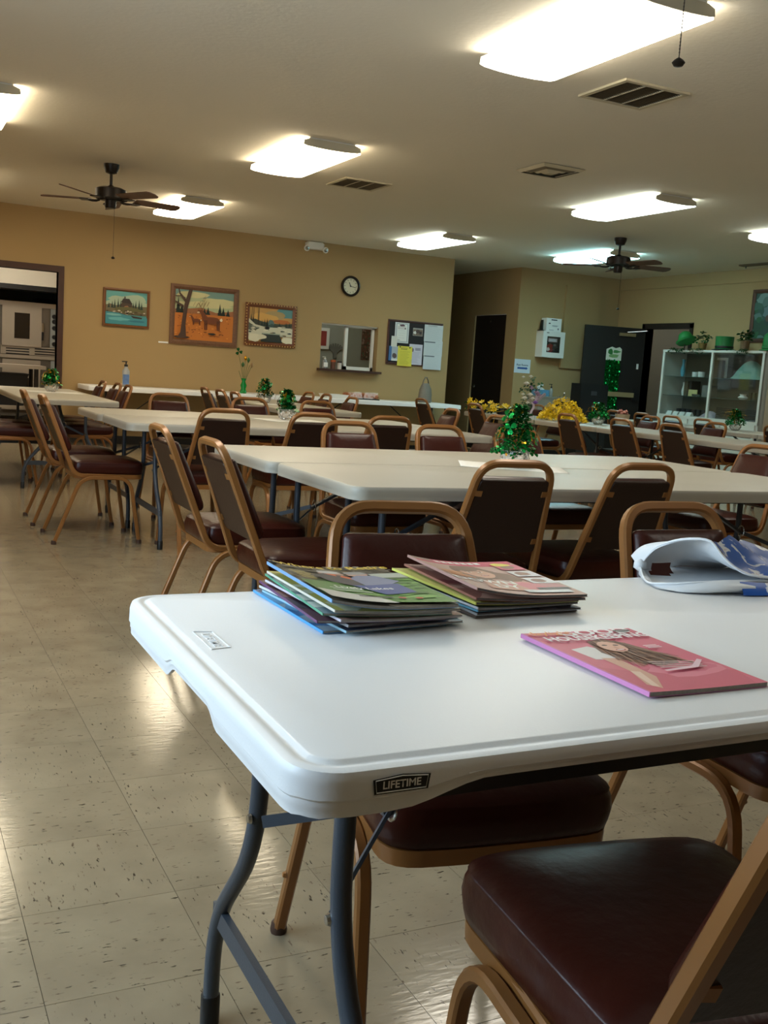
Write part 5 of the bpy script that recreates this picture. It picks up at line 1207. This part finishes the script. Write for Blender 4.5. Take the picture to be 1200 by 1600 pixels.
def cover_pink(p):
    p.rect(0, 0, 1, 1, (212, 92, 118)); p.shape([(0, 0), (.9, 0), (1, .2), (.6, .34), (.2, .3), (0, .4)], (204, 84, 108)); p.blob(.66, .28, .3, .12, (222, 120, 140)); p.blob(.7, .3, .22, .07, (212, 96, 122))
    p.rect(0, 0, .02, 1, (206, 110, 160)); p.blob(.3, .84, .25, .05, (220, 120, 140))
    p.shape([(.12, .68), (.3, .72), (.42, .6), (.3, .48), (.14, .5)], (226, 218, 214)); p.shape([(.2, .52), (.32, .5), (.3, .2), (.16, .04), (.1, .1), (.2, .3)], (214, 160, 136)); p.shape([(.2, .3), (.26, .28), (.16, .06), (.12, .08)], (232, 196, 176))
    h = (106, 66, 48)
    p.shape([(.38, .8), (.55, .84), (.66, .74), (.72, .6), (.78, .46), (.7, .36), (.5, .36), (.36, .44), (.3, .6)], h)
    R = random.Random(2)
    for k in range(46):
        u = R.random(); x0, y0 = .4+.2*u, .8-.06*abs(u-.4); x1, y1 = .3+.52*u, .33+R.uniform(0, .14); wv = R.uniform(-.03, .03); hw_ = R.uniform(.004, .009)
        mid = [((1-t)*x0+t*x1+wv*sin(5*t+k), (1-t)*y0+t*y1) for t in (0, .2, .4, .6, .8, 1)]
        p.shape([(a-hw_, b) for a, b in mid]+[(a+hw_, b) for a, b in reversed(mid)], R.choice([(142, 96, 70), (80, 48, 36), (118, 74, 54), (96, 60, 44), (160, 112, 84)]))
    p.blob(.47, .67, .1, .095, (222, 168, 144), 16, .04, .3); p.blob(.43, .7, .024, .01, (60, 36, 28)); p.blob(.52, .69, .024, .01, (60, 36, 28)); p.blob(.48, .61, .045, .016, (176, 60, 70), 12, 0); p.blob(.48, .613, .034, .007, (240, 232, 226), 12, 0); p.blob(.48, .65, .012, .02, (204, 144, 120))
    for k in range(4): p.shape([(.46, .4-.03*k), (.82, .36-.03*k), (.82, .35-.03*k), (.46, .385-.03*k)], (206, 176, 170))
    p.shape([(.44, .24), (.74, .26), (.9, .36), (.88, .38), (.72, .29), (.44, .26)], (236, 196, 204))
    p.text('GOOD', .6, .935, .036, (244, 236, 236), bold=.0012, sx=1.15); p.text('HOUSEKEEPING', .53, .84, .03, (244, 236, 236), bold=.0009)
    p.text('daylight', .2, .95, .024, (232, 148, 60), bold=.0003); p.blob(.85, .93, .08, .025, (50, 44, 48), 16, 0); p.rect(.8, .928, .9, .936, (160, 150, 150)); p.lines(.72, .86, .6, .64, 3, (236, 206, 210), .01)
z = TH+.001; s1 = [((.655, 1.425), 2, (70, 150, 210), plain((60, 110, 160), [(90, 150, 190), (40, 60, 90), (150, 170, 180)], 20, 1), .0042),
  ((.672, 1.412), 6, (150, 190, 206), plain((120, 150, 170), [(200, 206, 206), (40, 50, 70)], 16, 2), .0035),
  ((.674, 1.425), 8, (206, 206, 206), plain((60, 44, 44), [(120, 80, 60), (30, 30, 36)], 16, 3), .004),
  ((.655, 1.418), -2, (96, 56, 96), plain((90, 50, 60), [(130, 90, 80), (50, 34, 44)], 16, 4), .0038),
  ((.668, 1.402), 3, (206, 200, 214), plain((150, 120, 110), [(190, 170, 160), (90, 70, 66)], 16, 5), .0036),
  ((.66, 1.408), -2.5, (80, 150, 120), plain((120, 140, 150), [(200, 210, 200)], 16, 6), .0036),
  ((.666, 1.402), .5, (214, 206, 190), plain((210, 190, 90), [(230, 220, 180)], 10, 7), .0038)]
nm = ['lowest', 'second from the bottom', 'third from the bottom', 'fourth from the bottom', 'fifth from the bottom', 'third from the top', 'second from the top']
for k, ((x, y), r, sp, dr, th) in enumerate(s1):
    magazine(x, y, z, rad(r), th, dr, sp, 'magazine in the left stack, '+nm[k], 'left magazine stack', lift=.012*max(0, k-1)/6); z += th+.0004+.0012*(k > 2)
magazine(.662, 1.398, z+.001, rad(-.5), .0052, cover_retire, (120, 160, 200), 'top magazine of the left stack, couple by a lawn under a yellow title', 'left magazine stack', lift=.022)
z = TH+.001; s2 = [((.925, 1.465), 3, (120, 110, 116), plain((90, 84, 84), [(150, 140, 130), (60, 50, 50)], 14, 11), .0045),
  ((.93, 1.46), 1, (206, 214, 230), plain((70, 60, 80), [(120, 110, 120)], 14, 12), .0035),
  ((.915, 1.472), 8, (110, 180, 216), plain((170, 120, 96), [(206, 200, 196), (80, 60, 50)], 14, 13), .0035),
  ((.922, 1.462), 4, (214, 218, 226), plain((60, 70, 60), [(100, 110, 90)], 14, 14), .0035),
  ((.925, 1.462), 2, (206, 204, 96), plain((200, 196, 110), [(214, 214, 220), (206, 200, 120)], 10, 15), .0042),
  ((.938, 1.455), -3, (150, 96, 80), plain((150, 100, 86), [(190, 150, 130), (120, 60, 60)], 14, 16), .0038)]
nm = ['lowest', 'second from the bottom', 'third from the bottom', 'third from the top, pale spine', 'yellow spine', 'second from the top']
dk = mat('dark_page_edges', lin(92, 88, 86), .7, noise=.3, nscale=180)
for k, ((x, y), r, sp, dr, th) in enumerate(s2):
    magazine(x, y, z, rad(r), th, dr, sp, 'magazine in the right stack, '+nm[k], 'right magazine stack', lift=.012*max(0, k-1)/6, edge=dk); z += th+.0004+.0012*(k > 2)
magazine(.94, 1.452, z+.001, rad(-4), .0045, cover_celebrity, (170, 130, 120), 'top magazine of the right stack, face of a brown-haired woman', 'right magazine stack', lift=.022, edge=dk)
magazine(.930, 1.061, TH+.001, rad(0), .0062, cover_pink, (206, 130, 182), 'single pink magazine lying alone on the near table', lift=.003, w=.196, h=.278)

# ================================================================== PLASTIC BAG ON THE NEAR TABLE
bagw = mat('white_bag_film', lin(226, 228, 230), .35, noise=.03, nscale=10, bump=.4, bscale=22)
def bag_print():
    m = bpy.data.materials.new('printed_bag_film'); m.use_nodes = True; nt = m.node_tree; L = nt.links; b = nt.nodes['Principled BSDF']; b.inputs['Roughness'].default_value = .32
    tc = nt.nodes.new('ShaderNodeTexCoord'); n = nt.nodes.new('ShaderNodeTexNoise'); n.inputs['Scale'].default_value = 24; n.inputs['Detail'].default_value = 4; n.inputs['Distortion'].default_value = 1.2
    L.new(tc.outputs['Object'], n.inputs['Vector']); r = nt.nodes.new('ShaderNodeValToRGB'); e = r.color_ramp.elements
    e[0].position = .0; e[0].color = lin(40, 92, 176); e[1].position = .52; e[1].color = lin(40, 92, 176)
    x = r.color_ramp.elements.new(.56); x.color = lin(222, 226, 232); x = r.color_ramp.elements.new(.63); x.color = lin(222, 226, 232); x = r.color_ramp.elements.new(.67); x.color = lin(206, 110, 96)
    L.new(n.outputs['Fac'], r.inputs['Fac']); L.new(r.outputs['Color'], b.inputs['Base Color']); return m
bagp = bag_print()
t = thing('plastic_bag', 'white carrier bag with blue print lying open on the near table', 'bag', (1.5, 1.45, TH+.001))
def crv(P, u):                                             # Catmull-Rom through points
    P = [Vector(p) for p in P]; n = len(P)-1; f = min(u*n, n-1e-6); i = int(f); s = f-i
    a, b, c, d = P[max(i-1, 0)], P[i], P[i+1], P[min(i+2, n)]
    return .5*((2*b)+(c-a)*s+(2*a-5*b+4*c-d)*s*s+(3*b-a-3*c+d)*s**3)
def wrk(p, k=.004): return p+Vector((k*sin(31*p.y+17*p.z), k*sin(27*p.x+23*p.z), k*sin(41*p.x+37*p.y)))
def W(x, y, z): return Vector((x-1.5, y-1.45, z-TH-.001))
tip = atY(1000, 884, 1.58); tip = W(tip.x, tip.y, tip.z)
g_ = lambda px, py, Y: (lambda q: W(q.x, q.y, q.z))(atY(px, py, Y))
top = [tip, g_(1022, 858, 1.56), g_(1050, 846, 1.52), g_(1082, 842, 1.48), g_(1110, 846, 1.45)]
top2 = [g_(1110, 846, 1.45), g_(1128, 868, 1.43), g_(1150, 888, 1.41), g_(1180, 900, 1.39), g_(1240, 904, 1.38)]
bot = [tip, g_(1010, 908, 1.51), g_(1040, 912, 1.46), g_(1090, 910, 1.42), g_(1150, 908, 1.40), g_(1240, 908, 1.38)]
base = [tip+Vector((.005, 0, -.012)), g_(1020, 921, 1.475), g_(1060, 925, 1.43), g_(1110, 928, 1.41), g_(1170, 927, 1.395), g_(1240, 930, 1.37)]
back = [tip+Vector((.01, .01, 0)), W(1.42, 1.63, TH+.004), W(1.5, 1.63, TH+.004), W(1.6, 1.62, TH+.004), W(1.9, 1.6, TH+.004)]
clampz = lambda p: Vector((p.x, p.y, max(p.z, .0015)))
mouth = lambda u: crv(top+top2[1:], u)
# inside: from the mouth rim over to the back, then the floor of the bag forward to the lower rim
ins = MB().grid(lambda u, v: clampz(wrk(mouth(u).lerp(crv(back, u*.9), v)+Vector((0, .03*sin(pi*v), .012*sin(pi*v))), .003)), 30, 8)
ins.grid(lambda u, v: clampz(wrk(crv(back, u*.9).lerp(crv(bot, u), v)-Vector((0, 0, .02*sin(pi*v))), .002)), 30, 8)
# cut the handle hole through the inner film near the tip
hole = []
keep_f, keep_m = [], []
for f, mi in zip(ins.f, ins.m):
    c = sum((Vector(ins.v[i]) for i in f), Vector())/len(f)
    cw = c+Vector((1.5, 1.45, TH+.001)); d = cw-EYE; zz = d.dot(FWD); px = 600+FPX*d.dot(RGT)/zz; py = 800-FPX*d.dot(UPV)/zz
    if 1016 < px < 1050 and 883 < py < 899: continue
    keep_f.append(f); keep_m.append(mi)
ins.f, ins.m = keep_f, keep_m
ins.build('inner_film', bagw, t, 80)
MB().grid(lambda u, v: clampz(wrk(crv(bot, u).lerp(crv(base, u), v)+Vector((0, -.016*sin(pi*v), 0)), .003)), 30, 6).build('lower_rim', bagw, t, 80)
MB().tube([mouth(k/26) for k in range(27)], .0028, 6).build('mouth_hem', bagw, t, 80)
MB().tube([crv(bot, k/26*.9) for k in range(27)], .0024, 6).build('lower_hem', bagw, t, 80)
def outer(u, v):
    a = crv(top2, u); far = W(1.62+.35*u, 1.62, TH+.02)
    return clampz(wrk(a.lerp(far, v)+Vector((.25*v*(1-v)*(1-u), 0, .03*v*(1-v)*(1.3-u)+.012*sin(pi*v))), .006))
MB().grid(outer, 18, 14).build('printed_film', bagp, t, 80)
MB().grid(lambda u, v: clampz(wrk(g_(1152, 908, 1.399).lerp(g_(1240, 906, 1.37), u)+Vector((0, -.012*sin(pi*v)-.006, -.05*v-.002)), .003)), 10, 6).build('printed_front', bagp, t, 80)
MB().lathe([(.001, -.012), (.013, -.004), (.012, .008), (.001, .014)], 10, tuple(tip)).build('handle_knot', bagw, t, 70)
